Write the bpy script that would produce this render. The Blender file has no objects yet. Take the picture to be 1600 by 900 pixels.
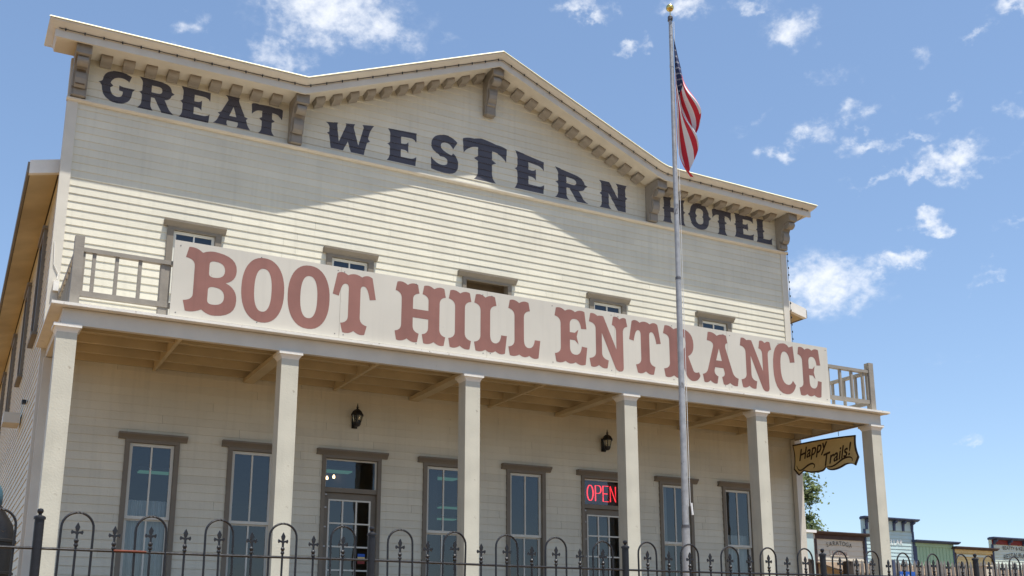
import bpy, math, random
from mathutils import Vector, Matrix
from mathutils.geometry import tessellate_polygon
random.seed(7)
S = bpy.context.scene
COL = S.collection
R = math.radians
PI = math.pi

# ---------------------------------------------------------------- camera
cam_d = bpy.data.cameras.new("camera"); cam = bpy.data.objects.new("camera", cam_d); COL.objects.link(cam)
CR = Vector((0.88185191, -0.47152626, -0.00043480)); CU = Vector((-0.10808154, -0.20303228, 0.97318871))
CF = Vector((0.45897232, 0.85816135, 0.23000769)); CC = Vector((-8.735814, -17.375865, -8.555906)); FPX = 1647.0356
cam.matrix_world = Matrix(((CR.x, CU.x, -CF.x, CC.x), (CR.y, CU.y, -CF.y, CC.y), (CR.z, CU.z, -CF.z, CC.z), (0, 0, 0, 1)))
cam_d.sensor_width = 36.0; cam_d.lens = FPX / 1600 * 36
cam_d.shift_y = -(150.0) / 1600 * -1.0
cam_d.clip_start = 0.1; cam_d.clip_end = 20000
S.camera = cam
S.render.resolution_x = 1024; S.render.resolution_y = 576

# ---------------------------------------------------------------- exposure, sun, sky
S.view_settings.view_transform = 'Standard'; S.view_settings.look = 'None'
S.view_settings.gamma = 1.0; S.view_settings.use_curve_mapping = False
S.view_settings.exposure = 0.50
SUN_TO = Vector((0.27, -0.66, 2.22)).normalized()          # direction towards the sun
sun_el = math.asin(SUN_TO.z); sun_az = math.atan2(SUN_TO.x, SUN_TO.y)
sd = bpy.data.lights.new("sun", 'SUN'); sun = bpy.data.objects.new("sun", sd); COL.objects.link(sun)
sd.energy = 4.7; sd.angle = R(0.5); sd.color = (1.0, 0.955, 0.88)
sun.rotation_euler = SUN_TO.to_track_quat('Z', 'Y').to_euler(); sun.location = (20, -40, 60)

W = bpy.data.worlds.new("World"); S.world = W; W.use_nodes = True
wt = W.node_tree; wn = wt.nodes; wl = wt.links; wn.clear()
def N(t, **k):
    n = wn.new(t)
    for a, v in k.items(): setattr(n, a, v)
    return n
def wm(op, a, b=None, c=None):
    n = wn.new('ShaderNodeMath'); n.operation = op
    for i, v in enumerate((a, b, c)):
        if v is None: continue
        if isinstance(v, (int, float)): n.inputs[i].default_value = v
        else: wl.new(v, n.inputs[i])
    return n.outputs[0]
wo = N('ShaderNodeOutputWorld'); bg = N('ShaderNodeBackground'); bg.inputs['Strength'].default_value = 0.15
sky = N('ShaderNodeTexSky'); sky.sky_type = 'NISHITA'; sky.sun_disc = False
sky.sun_elevation = sun_el; sky.sun_rotation = sun_az
sky.altitude = 700; sky.air_density = 1.0; sky.dust_density = 0.7; sky.ozone_density = 2.0
tc = N('ShaderNodeTexCoord'); sep = N('ShaderNodeSeparateXYZ'); wl.new(tc.outputs['Generated'], sep.inputs[0])
az = wm('ARCTAN2', sep.outputs[0], sep.outputs[1]); el = wm('ARCSINE', sep.outputs[2])
def dir_azel(u, v):
    d = (CR * (u - 800) - CU * (v - 600) + CF * FPX).normalized()
    return math.atan2(d.x, d.y), math.asin(d.z)
CLOUDS = [(515,22,95,34,1.15),(585,40,60,28,.95),(440,92,34,20,.8),(640,55,25,18,.5),(912,13,30,11,1.0),(992,64,20,10,.9),(1070,12,32,16,1.0),
 (1165,4,40,9,.75),(1232,40,34,22,1.0),(1345,176,26,18,.8),(1278,212,26,16,.85),(1222,238,22,14,.95),(1362,222,28,10,.85),(1490,250,44,18,1.05),
 (1425,268,36,9,.9),(1540,248,45,9,.65),(1465,342,23,10,1.0),(1412,411,26,13,1.05),(1290,446,66,34,1.2),(1362,436,24,12,.95),(1578,6,28,10,.8),(1525,45,22,8,.7),
 (1540,435,20,9,.55),(1470,170,28,8,.55),(1575,165,22,10,.5),(300,44,22,14,.55),(1405,220,40,7,.6),(1375,275,40,7,.6),(1590,350,30,8,.5),(1180,190,30,9,.45),
 (350,100,30,14,.4),(700,70,24,12,.35),(1310,120,26,10,.4),(1440,90,24,8,.4),(1520,690,22,6,.5),(1360,640,60,8,.25),(1500,560,60,8,.25)]
def wnoise(scale, detail, rough=.55, off=0.0):
    n = N('ShaderNodeTexNoise'); n.inputs['Scale'].default_value = scale; n.inputs['Detail'].default_value = detail; n.inputs['Roughness'].default_value = rough
    mp = N('ShaderNodeMapping'); mp.inputs['Location'].default_value = (off, off*.7, -off); mp.inputs['Scale'].default_value = (1, 1, 1.35); wl.new(tc.outputs['Generated'], mp.inputs[0]); wl.new(mp.outputs[0], n.inputs['Vector']); return n.outputs['Fac']
def centred(x, k): return wm('MULTIPLY', wm('SUBTRACT', x, 0.5), k)
azw = wm('ADD', az, wm('ADD', centred(wnoise(22, 5), .085), centred(wnoise(70, 5, .6, 3.1), .035)))
elw = wm('ADD', el, wm('ADD', centred(wnoise(24, 5, .55, 7.7), .055), centred(wnoise(75, 5, .6, 5.3), .028)))
acc = None
for (u, v, wu, wv, amp) in CLOUDS:
    a0, e0 = dir_azel(u, v); ka = wu / FPX * 1.05; ke = wv / FPX * 1.0
    dx = wm('MULTIPLY', wm('SUBTRACT', azw, a0), 1 / ka); dy = wm('MULTIPLY', wm('SUBTRACT', elw, e0), 1 / ke)
    r2 = wm('ADD', wm('MULTIPLY', dx, dx), wm('MULTIPLY', dy, dy))
    g = wm('MULTIPLY', wm('EXPONENT', wm('MULTIPLY', r2, -0.62)), amp)
    acc = g if acc is None else wm('MAXIMUM', acc, g)
fine = wm('ADD', centred(wnoise(44, 9, .6, 1.7), 1.9), centred(wnoise(150, 7, .6, 9.1), .6))
dens = wm('ADD', acc, wm('MULTIPLY', fine, wm('MINIMUM', wm('MULTIPLY', acc, 2.0), 1.0)))
mr = N('ShaderNodeMapRange'); mr.interpolation_type = 'SMOOTHSTEP'
wl.new(dens, mr.inputs['Value']); mr.inputs['From Min'].default_value = 0.16; mr.inputs['From Max'].default_value = 1.55
mr.inputs['To Max'].default_value = 0.93
mixc = N('ShaderNodeMix', data_type='RGBA'); wl.new(mr.outputs[0], mixc.inputs['Factor'])
gam = N('ShaderNodeGamma'); gam.inputs['Gamma'].default_value = 0.75; wl.new(sky.outputs[0], gam.inputs[0])
gain = N('ShaderNodeMix', data_type='RGBA', blend_type='MULTIPLY'); gain.inputs['Factor'].default_value = 1; wl.new(gam.outputs[0], gain.inputs[6]); gain.inputs[7].default_value = (1.05, 1.17, 1.30, 1)
wl.new(gain.outputs[2], mixc.inputs[6]); mixc.inputs[7].default_value = (5.0, 5.15, 5.4, 1)
wl.new(mixc.outputs[2], bg.inputs[0]); wl.new(bg.outputs[0], wo.inputs[0])

# ---------------------------------------------------------------- materials
MAT = {}
def mat_paint(name, col, rough=0.6, var=0.10, scale=2.0, bump=0.15, wear=0.0, wearcol=(0.25, 0.21, 0.16), tint=False, metal=0.0, streak=0.0, spec=0.35):
    m = bpy.data.materials.new(name); m.use_nodes = True; nt = m.node_tree; n = nt.nodes; l = nt.links
    b = n['Principled BSDF']; b.inputs['Roughness'].default_value = rough; b.inputs['Metallic'].default_value = metal
    b.inputs['Specular IOR Level'].default_value = spec
    t = n.new('ShaderNodeTexCoord')
    a = n.new('ShaderNodeTexNoise'); a.inputs['Scale'].default_value = scale; a.inputs['Detail'].default_value = 6; l.new(t.outputs['Object'], a.inputs['Vector'])
    r = n.new('ShaderNodeMapRange'); l.new(a.outputs['Fac'], r.inputs['Value']); r.inputs['From Min'].default_value = 0.3; r.inputs['From Max'].default_value = 0.7
    r.inputs['To Min'].default_value = 1 - var; r.inputs['To Max'].default_value = 1 + var * 0.5
    cm = n.new('ShaderNodeMix'); cm.data_type = 'RGBA'; cm.blend_type = 'MULTIPLY'; cm.inputs['Factor'].default_value = 1
    cm.inputs[6].default_value = (*col, 1); l.new(r.outputs[0], cm.inputs[7]); cur = cm.outputs[2]
    if streak > 0:
        mp = n.new('ShaderNodeMapping'); mp.inputs['Scale'].default_value = (9, 9, 0.5); l.new(t.outputs['Object'], mp.inputs[0])
        sn = n.new('ShaderNodeTexNoise'); sn.inputs['Scale'].default_value = 1.5; sn.inputs['Detail'].default_value = 5; l.new(mp.outputs[0], sn.inputs['Vector'])
        sr = n.new('ShaderNodeMapRange'); l.new(sn.outputs['Fac'], sr.inputs['Value']); sr.inputs['From Min'].default_value = 0.5; sr.inputs['From Max'].default_value = 0.8
        sr.inputs['To Min'].default_value = 1; sr.inputs['To Max'].default_value = 1 - streak
        sm = n.new('ShaderNodeMix'); sm.data_type = 'RGBA'; sm.blend_type = 'MULTIPLY'; sm.inputs['Factor'].default_value = 1
        l.new(cur, sm.inputs[6]); l.new(sr.outputs[0], sm.inputs[7]); cur = sm.outputs[2]
    if tint:
        at = n.new('ShaderNodeAttribute'); at.attribute_name = 'tint'
        tm = n.new('ShaderNodeMix'); tm.data_type = 'RGBA'; tm.blend_type = 'MULTIPLY'; tm.inputs['Factor'].default_value = 1
        l.new(cur, tm.inputs[6]); l.new(at.outputs['Color'], tm.inputs[7]); cur = tm.outputs[2]
    if wear > 0:
        w = n.new('ShaderNodeTexNoise'); w.inputs['Scale'].default_value = 9; w.inputs['Detail'].default_value = 8; w.inputs['Roughness'].default_value = 0.7
        mp2 = n.new('ShaderNodeMapping'); mp2.inputs['Scale'].default_value = (1, 1, 0.6); l.new(t.outputs['Object'], mp2.inputs[0]); l.new(mp2.outputs[0], w.inputs['Vector'])
        wr = n.new('ShaderNodeMapRange'); l.new(w.outputs['Fac'], wr.inputs['Value']); wr.inputs['From Min'].default_value = 0.70 - wear * 0.2; wr.inputs['From Max'].default_value = 0.74 - wear * 0.2
        wmx = n.new('ShaderNodeMix'); wmx.data_type = 'RGBA'; l.new(wr.outputs[0], wmx.inputs['Factor']); l.new(cur, wmx.inputs[6]); wmx.inputs[7].default_value = (*wearcol, 1); cur = wmx.outputs[2]
    l.new(cur, b.inputs['Base Color'])
    if bump > 0:
        bn = n.new('ShaderNodeTexNoise'); bn.inputs['Scale'].default_value = 40; bn.inputs['Detail'].default_value = 4; l.new(t.outputs['Object'], bn.inputs['Vector'])
        bb = n.new('ShaderNodeBump'); bb.inputs['Strength'].default_value = bump; bb.inputs['Distance'].default_value = 0.01; l.new(bn.outputs['Fac'], bb.inputs['Height']); l.new(bb.outputs[0], b.inputs['Normal'])
    MAT[name] = m; return m
def mat_emit(name, col, s):
    m = bpy.data.materials.new(name); m.use_nodes = True; b = m.node_tree.nodes['Principled BSDF']
    b.inputs['Base Color'].default_value = (*[c * .5 for c in col], 1); b.inputs['Emission Color'].default_value = (*col, 1); b.inputs['Emission Strength'].default_value = s
    MAT[name] = m; return m
def mat_glass(name, tint=(0.72, 0.80, 0.84), boost=1.65):
    m = bpy.data.materials.new(name); m.use_nodes = True; nt = m.node_tree; n = nt.nodes; l = nt.links
    n.remove(n['Principled BSDF']); o = n['Material Output']
    tr = n.new('ShaderNodeBsdfTransparent'); tr.inputs[0].default_value = (*tint, 1)
    gl = n.new('ShaderNodeBsdfGlossy'); gl.inputs['Roughness'].default_value = 0.015; gl.inputs['Color'].default_value = (0.95, 0.97, 1, 1)
    fr = n.new('ShaderNodeFresnel'); fr.inputs['IOR'].default_value = 1.52
    tcn = n.new('ShaderNodeTexCoord'); no = n.new('ShaderNodeTexNoise'); no.inputs['Scale'].default_value = 1.6; l.new(tcn.outputs['Object'], no.inputs['Vector'])
    bu = n.new('ShaderNodeBump'); bu.inputs['Strength'].default_value = 0.06; bu.inputs['Distance'].default_value = 0.05; l.new(no.outputs['Fac'], bu.inputs['Height']); l.new(bu.outputs[0], gl.inputs['Normal'])
    mu = n.new('ShaderNodeMath'); mu.operation = 'MULTIPLY'; mu.use_clamp = True; l.new(fr.outputs[0], mu.inputs[0]); mu.inputs[1].default_value = boost
    mx = n.new('ShaderNodeMixShader'); l.new(mu.outputs[0], mx.inputs[0]); l.new(tr.outputs[0], mx.inputs[1]); l.new(gl.outputs[0], mx.inputs[2]); l.new(mx.outputs[0], o.inputs[0])
    MAT[name] = m; return m

mat_paint('siding', (0.655, 0.613, 0.490), 0.55, 0.08, 1.3, 0.2, tint=True, streak=0.09, wear=0.05, wearcol=(0.47, 0.42, 0.33))
mat_paint('trim', (0.61, 0.565, 0.475), 0.55, 0.08, 2.5, 0.15, wear=0.10, wearcol=(0.42, 0.37, 0.29))
mat_paint('worn', (0.76, 0.72, 0.64), 0.6, 0.10, 3, 0.3, wear=0.35, wearcol=(0.33, 0.29, 0.23))
mat_paint('porch', (0.54, 0.44, 0.27), 0.7, 0.16, 1.6, 0.2, wear=0.05)
mat_paint('postpaint', (0.575, 0.538, 0.43), 0.55, 0.09, 2.5, 0.25, wear=0.22, wearcol=(0.36, 0.31, 0.23), streak=0.10)
mat_paint('floorpaint', (0.13, 0.085, 0.05), 0.7, 0.2, 2, 0.2)
mat_paint('taupe', (0.20, 0.170, 0.130), 0.6, 0.12, 3, 0.15, wear=0.08, wearcol=(0.30, 0.25, 0.19))
mat_paint('bracket', (0.265, 0.236, 0.195), 0.6, 0.15, 3, 0.15, wear=0.15, wearcol=(0.33, 0.22, 0.14))
mat_paint('rail', (0.29, 0.26, 0.215), 0.65, 0.16, 6, 0.25, wear=0.25, wearcol=(0.22, 0.18, 0.14))
mat_paint('sash', (0.66, 0.64, 0.56), 0.5, 0.05, 3, 0.05)
mat_paint('letter', (0.074, 0.070, 0.085), 0.55, 0.15, 3, 0.1, streak=0.1)
mat_paint('signboard', (0.60, 0.56, 0.475), 0.5, 0.08, 0.8, 0.06, wear=0.05, wearcol=(0.42, 0.36, 0.28), streak=0.05)
mat_paint('signred', (0.275, 0.125, 0.098), 0.55, 0.20, 1.4, 0.05, streak=0.12)
mat_paint('roof', (0.10, 0.085, 0.07), 0.85, 0.25, 5, 0.5)
mat_paint('flashing', (0.78, 0.74, 0.50), 0.45, 0.1, 3, 0.1)
mat_paint('black', (0.012, 0.012, 0.013), 0.45, 0.2, 10, 0.15, spec=0.5)
mat_paint('iron', (0.010, 0.0092, 0.0105), 0.45, 0.3, 14, 0.25, wear=0.22, wearcol=(0.055, 0.045, 0.04), spec=0.5)
mat_paint('rust', (0.20, 0.055, 0.03), 0.7, 0.3, 12, 0.2)
mat_paint('steel', (0.42, 0.41, 0.395), 0.45, 0.22, 12, 0.2, metal=0.35, wear=0.42, wearcol=(0.19, 0.175, 0.165))
mat_paint('poleband', (0.16, 0.15, 0.15), 0.5, 0.2, 9, 0.1, metal=0.6)
mat_paint('gold', (0.72, 0.53, 0.17), 0.28, 0.08, 8, 0.03, metal=1.0)
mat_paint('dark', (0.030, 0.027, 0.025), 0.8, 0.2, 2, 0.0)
mat_paint('doorbrown', (0.12, 0.085, 0.05), 0.6, 0.2, 4, 0.1)
mat_paint('curtain', (0.55, 0.53, 0.49), 0.9, 0.08, 6, 0.1)
mat_paint('hangboard', (0.70, 0.55, 0.27), 0.55, 0.10, 4, 0.1)
mat_paint('hangtrim', (0.045, 0.022, 0.010), 0.5, 0.2, 6, 0.1)
mat_paint('flagred', (0.62, 0.030, 0.045), 0.75, 0.1, 8, 0.05); mat_paint('flagwhite', (0.80, 0.78, 0.76), 0.75, 0.05, 8, 0.05); mat_paint('flagblue', (0.020, 0.028, 0.085), 0.75, 0.1, 8, 0.05)
mat_paint('dirt', (0.245, 0.145, 0.058), 0.95, 0.22, 0.7, 0.6); mat_paint('concrete', (0.17, 0.14, 0.10), 0.9, 0.14, 1.4, 0.35, wear=0.1, wearcol=(0.3, 0.27, 0.22))
mat_paint('lawn', (0.11, 0.13, 0.05), 0.95, 0.3, 1.1, 0.6); mat_paint('asphalt', (0.055, 0.053, 0.05), 0.9, 0.2, 2, 0.5)
mat_paint('picketwood', (0.20, 0.19, 0.178), 0.85, 0.3, 7, 0.4, streak=0.25); mat_paint('postwood', (0.045, 0.035, 0.028), 0.85, 0.3, 7, 0.4)
mat_paint('teal', (0.05, 0.11, 0.14), 0.5, 0.15, 6, 0.1); mat_paint('barrel', (0.012, 0.011, 0.0101), 0.45, 0.3, 6, 0.2)
mat_paint('bluesign', (0.02, 0.10, 0.42), 0.4, 0.06, 4, 0.03); mat_paint('white', (0.78, 0.77, 0.74), 0.5, 0.04, 4, 0.03)
mat_paint('st_beige', (0.60, 0.54, 0.43), 0.7, 0.08, 1, 0.1); mat_paint('st_blue', (0.46, 0.60, 0.60), 0.7, 0.08, 1, 0.1); mat_paint('st_green', (0.34, 0.50, 0.33), 0.7, 0.1, 1, 0.1)
mat_paint('st_yellow', (0.68, 0.54, 0.26), 0.7, 0.1, 1, 0.1); mat_paint('st_mint', (0.60, 0.67, 0.58), 0.7, 0.06, 1, 0.1)
mat_paint('st_navy', (0.055, 0.075, 0.14), 0.6, 0.15, 2, 0.1); mat_paint('st_brown', (0.07, 0.045, 0.04), 0.7, 0.2, 2, 0.1); mat_paint('st_red', (0.22, 0.035, 0.03), 0.65, 0.1, 2, 0.1)
mat_paint('shingle', (0.23, 0.165, 0.11), 0.9, 0.35, 3, 0.5); mat_paint('st_ink', (0.06, 0.06, 0.055), 0.6, 0.1, 3, 0.0); mat_paint('st_rust', (0.30, 0.09, 0.05), 0.6, 0.1, 3, 0)
mat_paint('bark', (0.09, 0.07, 0.05), 0.95, 0.3, 5, 0.5)
mat_emit('neon', (1.0, 0.035, 0.05), 1.5); mat_emit('tube', (0.30, 0.72, 0.48), 0.13); mat_emit('bulbwarm', (1.0, 0.62, 0.30), 5.0)
mat_glass('glass'); mat_glass('lampglass', (0.85, 0.83, 0.72), 1.2)
def mat_leaf(name, col):
    m = bpy.data.materials.new(name); m.use_nodes = True; nt = m.node_tree; n = nt.nodes; l = nt.links; b = n['Principled BSDF']
    b.inputs['Roughness'].default_value = 0.6; oi = n.new('ShaderNodeTexCoord'); no = n.new('ShaderNodeTexNoise'); no.inputs['Scale'].default_value = 3; l.new(oi.outputs['Object'], no.inputs['Vector'])
    r = n.new('ShaderNodeValToRGB'); r.color_ramp.elements[0].position = .35; r.color_ramp.elements[0].color = (*[c * .6 for c in col], 1); r.color_ramp.elements[1].position = .65; r.color_ramp.elements[1].color = (*[c * 1.35 for c in col], 1)
    l.new(no.outputs['Fac'], r.inputs[0]); l.new(r.outputs[0], b.inputs['Base Color'])
    tl = n.new('ShaderNodeBsdfTranslucent'); l.new(r.outputs[0], tl.inputs[0]); mx = n.new('ShaderNodeMixShader'); mx.inputs[0].default_value = .6
    l.new(b.outputs[0], mx.inputs[1]); l.new(tl.outputs[0], mx.inputs[2]); l.new(mx.outputs[0], n['Material Output'].inputs[0]); MAT[name] = m
mat_leaf('leaf', (0.19, 0.23, 0.10))

# ---------------------------------------------------------------- mesh helpers
class MB:
    def __init__(s): s.v = []; s.f = []; s.m = []; s.t = []; s.tint = 1.0
    def add(s, vs, fs, mi=0):
        o = len(s.v); s.v += [tuple(p) for p in vs]
        for f in fs: s.f.append([o + i for i in f]); s.m.append(mi); s.t.append(s.tint)
        return s
    def box(s, x0, x1, y0, y1, z0, z1, mi=0):
        x0, x1 = min(x0, x1), max(x0, x1); y0, y1 = min(y0, y1), max(y0, y1); z0, z1 = min(z0, z1), max(z0, z1)
        v = [(x0,y0,z0),(x1,y0,z0),(x1,y1,z0),(x0,y1,z0),(x0,y0,z1),(x1,y0,z1),(x1,y1,z1),(x0,y1,z1)]
        return s.add(v, [(0,3,2,1),(4,5,6,7),(0,1,5,4),(1,2,6,5),(2,3,7,6),(3,0,4,7)], mi)
    def prism(s, loops, a, b, mp, mi=0, sides=True):
        """2D loops (outer, holes...) at depth a and b; mp(u,v,d)->xyz"""
        if not isinstance(loops[0][0], (tuple, list)): loops = [loops]
        flat = [p for L in loops for p in L]
        tris = tessellate_polygon([[Vector((p[0], p[1], 0)) for p in L] for L in loops])
        def area(t): (x0,y0),(x1,y1),(x2,y2) = flat[t[0]][:2], flat[t[1]][:2], flat[t[2]][:2]; return (x1-x0)*(y2-y0)-(x2-x0)*(y1-y0)
        tris = [t if area(t) > 0 else (t[0], t[2], t[1]) for t in tris]
        s.add([mp(p[0], p[1], a) for p in flat], tris, mi)
        if sides:
            s.add([mp(p[0], p[1], b) for p in flat], [t[::-1] for t in tris], mi)
            for L in loops:
                n = len(L)
                s.add([mp(p[0], p[1], a) for p in L] + [mp(p[0], p[1], b) for p in L], [(i, i + n, (i + 1) % n + n, (i + 1) % n) for i in range(n)], mi)
        return s
    def tube(s, pts, r, n=8, mi=0, cap=True):
        pts = [Vector(p) for p in pts]; rs = r if isinstance(r, (list, tuple)) else [r] * len(pts); vs = []; fs = []; up0 = None
        for i, p in enumerate(pts):
            d = (pts[min(i + 1, len(pts) - 1)] - pts[max(i - 1, 0)]).normalized()
            if up0 is None: up0 = Vector((0, 0, 1)) if abs(d.z) < .9 else Vector((1, 0, 0))
            a = d.cross(up0)
            if a.length < 1e-4: a = d.cross(Vector((0, 1, 0)))
            a.normalize(); b = d.cross(a); up0 = -b if False else up0
            for k in range(n): t = 2 * PI * k / n; vs.append(p + (a * math.cos(t) + b * math.sin(t)) * rs[i])
        for i in range(len(pts) - 1):
            for k in range(n): fs.append((i*n+k, i*n+(k+1)%n, (i+1)*n+(k+1)%n, (i+1)*n+k))
        if cap: fs.append(tuple(range(n))[::-1]); fs.append(tuple((len(pts)-1)*n + k for k in range(n)))
        return s.add(vs, fs, mi)
    def lathe(s, prof, c=(0, 0, 0), n=16, mi=0):
        vs = []; fs = []
        for (r, z) in prof:
            for k in range(n): t = 2 * PI * k / n; vs.append((c[0] + r * math.cos(t), c[1] + r * math.sin(t), c[2] + z))
        for i in range(len(prof) - 1):
            for k in range(n): fs.append((i*n+k, i*n+(k+1)%n, (i+1)*n+(k+1)%n, (i+1)*n+k))
        fs.append(tuple(range(n))[::-1]); fs.append(tuple((len(prof)-1)*n + k for k in range(n)))
        return s.add(vs, fs, mi)
    def mesh(s, name, mats, smooth=False):
        me = bpy.data.meshes.new(name); me.from_pydata(s.v, [], s.f)
        for m in (mats if isinstance(mats, (list, tuple)) else [mats]): me.materials.append(MAT[m])
        me.polygons.foreach_set('material_index', s.m)
        if any(t != 1.0 for t in s.t):
            at = me.color_attributes.new('tint', 'FLOAT_COLOR', 'CORNER'); buf = []
            for p in me.polygons: buf += [s.t[p.index], s.t[p.index], s.t[p.index], 1.0] * p.loop_total
            at.data.foreach_set('color', buf)
        if smooth:
            me.polygons.foreach_set('use_smooth', [True] * len(me.polygons))
            me.set_sharp_from_angle(angle=R(40))
        me.update(); return me
    def build(s, name, mats, parent=None, loc=(0, 0, 0), rot=(0, 0, 0), smooth=False):
        return link(name, s.mesh(name, mats, smooth), parent, loc, rot)
def link(name, data, parent=None, loc=(0, 0, 0), rot=(0, 0, 0)):
    """location is in world space; the parent's own placement is undone"""
    o = bpy.data.objects.new(name, data); COL.objects.link(o); o.location = loc; o.rotation_euler = rot
    if parent is not None:
        o.parent = parent; M = Matrix.Translation(parent.location) @ parent.rotation_euler.to_matrix().to_4x4()
        o.matrix_parent_inverse = M.inverted()
    return o
def thing(name, label, cat, loc=(0, 0, 0), group=None):
    o = link(name, None, None, loc); o.empty_display_size = .2; return tag(o, label, cat, group)
def tag(o, label, cat, group=None):
    o['label'] = label; o['category'] = cat
    if group: o['group'] = group
    return o
def struct(o): o['kind'] = 'structure'; return o
def copy_tree(o, parent=None):
    c = o.copy(); COL.objects.link(c)
    if parent is not None: c.parent = parent
    for ch in list(o.children): copy_tree(ch, c)
    return c
def q2(p0, p1, p2, n=6): return [((1-t)**2*p0[0]+2*t*(1-t)*p1[0]+t*t*p2[0], (1-t)**2*p0[1]+2*t*(1-t)*p1[1]+t*t*p2[1]) for t in [i/n for i in range(1, n+1)]]
def path(st):
    """M/L/Q path -> loops"""
    tk = st.replace(',', ' ').split(); loops = []; cur = []; i = 0
    while i < len(tk):
        c = tk[i]
        if c == 'M':
            if cur: loops.append(cur)
            cur = [(float(tk[i+1]), float(tk[i+2]))]; i += 3
        elif c == 'L': cur.append((float(tk[i+1]), float(tk[i+2]))); i += 3
        elif c == 'Q':
            a = [float(x) for x in tk[i+1:i+5]]; cur += q2(cur[-1], a[:2], a[2:]); i += 5
    loops.append(cur)
    out = []
    for L in loops:
        L2 = [p for k, p in enumerate(L) if (p[0]-L[k-1][0])**2 + (p[1]-L[k-1][1])**2 > 1e-6]; out.append(L2)
    return out
def text_mesh(mb, body, mp, size=1.0, shear=0.0, depth=0.0, mi=0, space=1.0):
    """block letters from the built-in font, centred at 0,0, mapped with mp(u,v,d)"""
    cu = bpy.data.curves.new('t', 'FONT'); cu.body = body; cu.size = size; cu.shear = shear; cu.align_x = 'CENTER'; cu.resolution_u = 3; cu.space_character = space
    o = bpy.data.objects.new('t', cu); COL.objects.link(o); dg = bpy.context.evaluated_depsgraph_get(); me = bpy.data.meshes.new_from_object(o.evaluated_get(dg))
    mb.add([mp(v.co.x, v.co.y, depth) for v in me.vertices], [tuple(p.vertices) for p in me.polygons], mi)
    bpy.data.objects.remove(o); bpy.data.meshes.remove(me); bpy.data.curves.remove(cu)

FRONT = lambda u, v, d: (u, -d, v)       # a plan drawn on a wall that faces the camera
# ---------------------------------------------------------------- ground
FL = -8.30                                # porch floor
def gz(x, y):
    t = min(1, max(0, (-10.2 - y) / 3.6)); t = t*t*(3-2*t)
    return -8.95 - 1.2 * t if y < -9.0 else -8.95 + 0.5 * min(1, max(0, (y + 9.0) / 3.5))
xs = [-4000,-1000,-300,-120,-60] + [x*2.5 for x in range(-16, 33)] + [120, 300, 1000, 4000]; ys = [-4000,-1000,-300,-100,-40,-25,-20] + [-18 + .6*i for i in range(0, 26)] + [0, 8, 20, 40, 80, 200, 1000, 4000]
g = MB(); nx = len(xs); g.add([(x, y, gz(x, y)) for y in ys for x in xs], [(j*nx+i, j*nx+i+1, (j+1)*nx+i+1, (j+1)*nx+i) for j in range(len(ys)-1) for i in range(nx-1)])
struct(g.build('ground', 'dirt', smooth=True))
s_ = MB(); s_.box(-8.6, 8.6, -5.2, -2.75, -8.9, -8.36); struct(s_.build('sidewalk', 'concrete'))
s_ = MB(); s_.box(-30, 60, -40, -15.2, -10.6, -10.142); struct(s_.build('road', 'asphalt'))
s_ = MB(); s_.box(-30, 60, -15.2, -14.9, -10.6, -10.02); struct(s_.build('kerb', 'concrete'))

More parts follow.
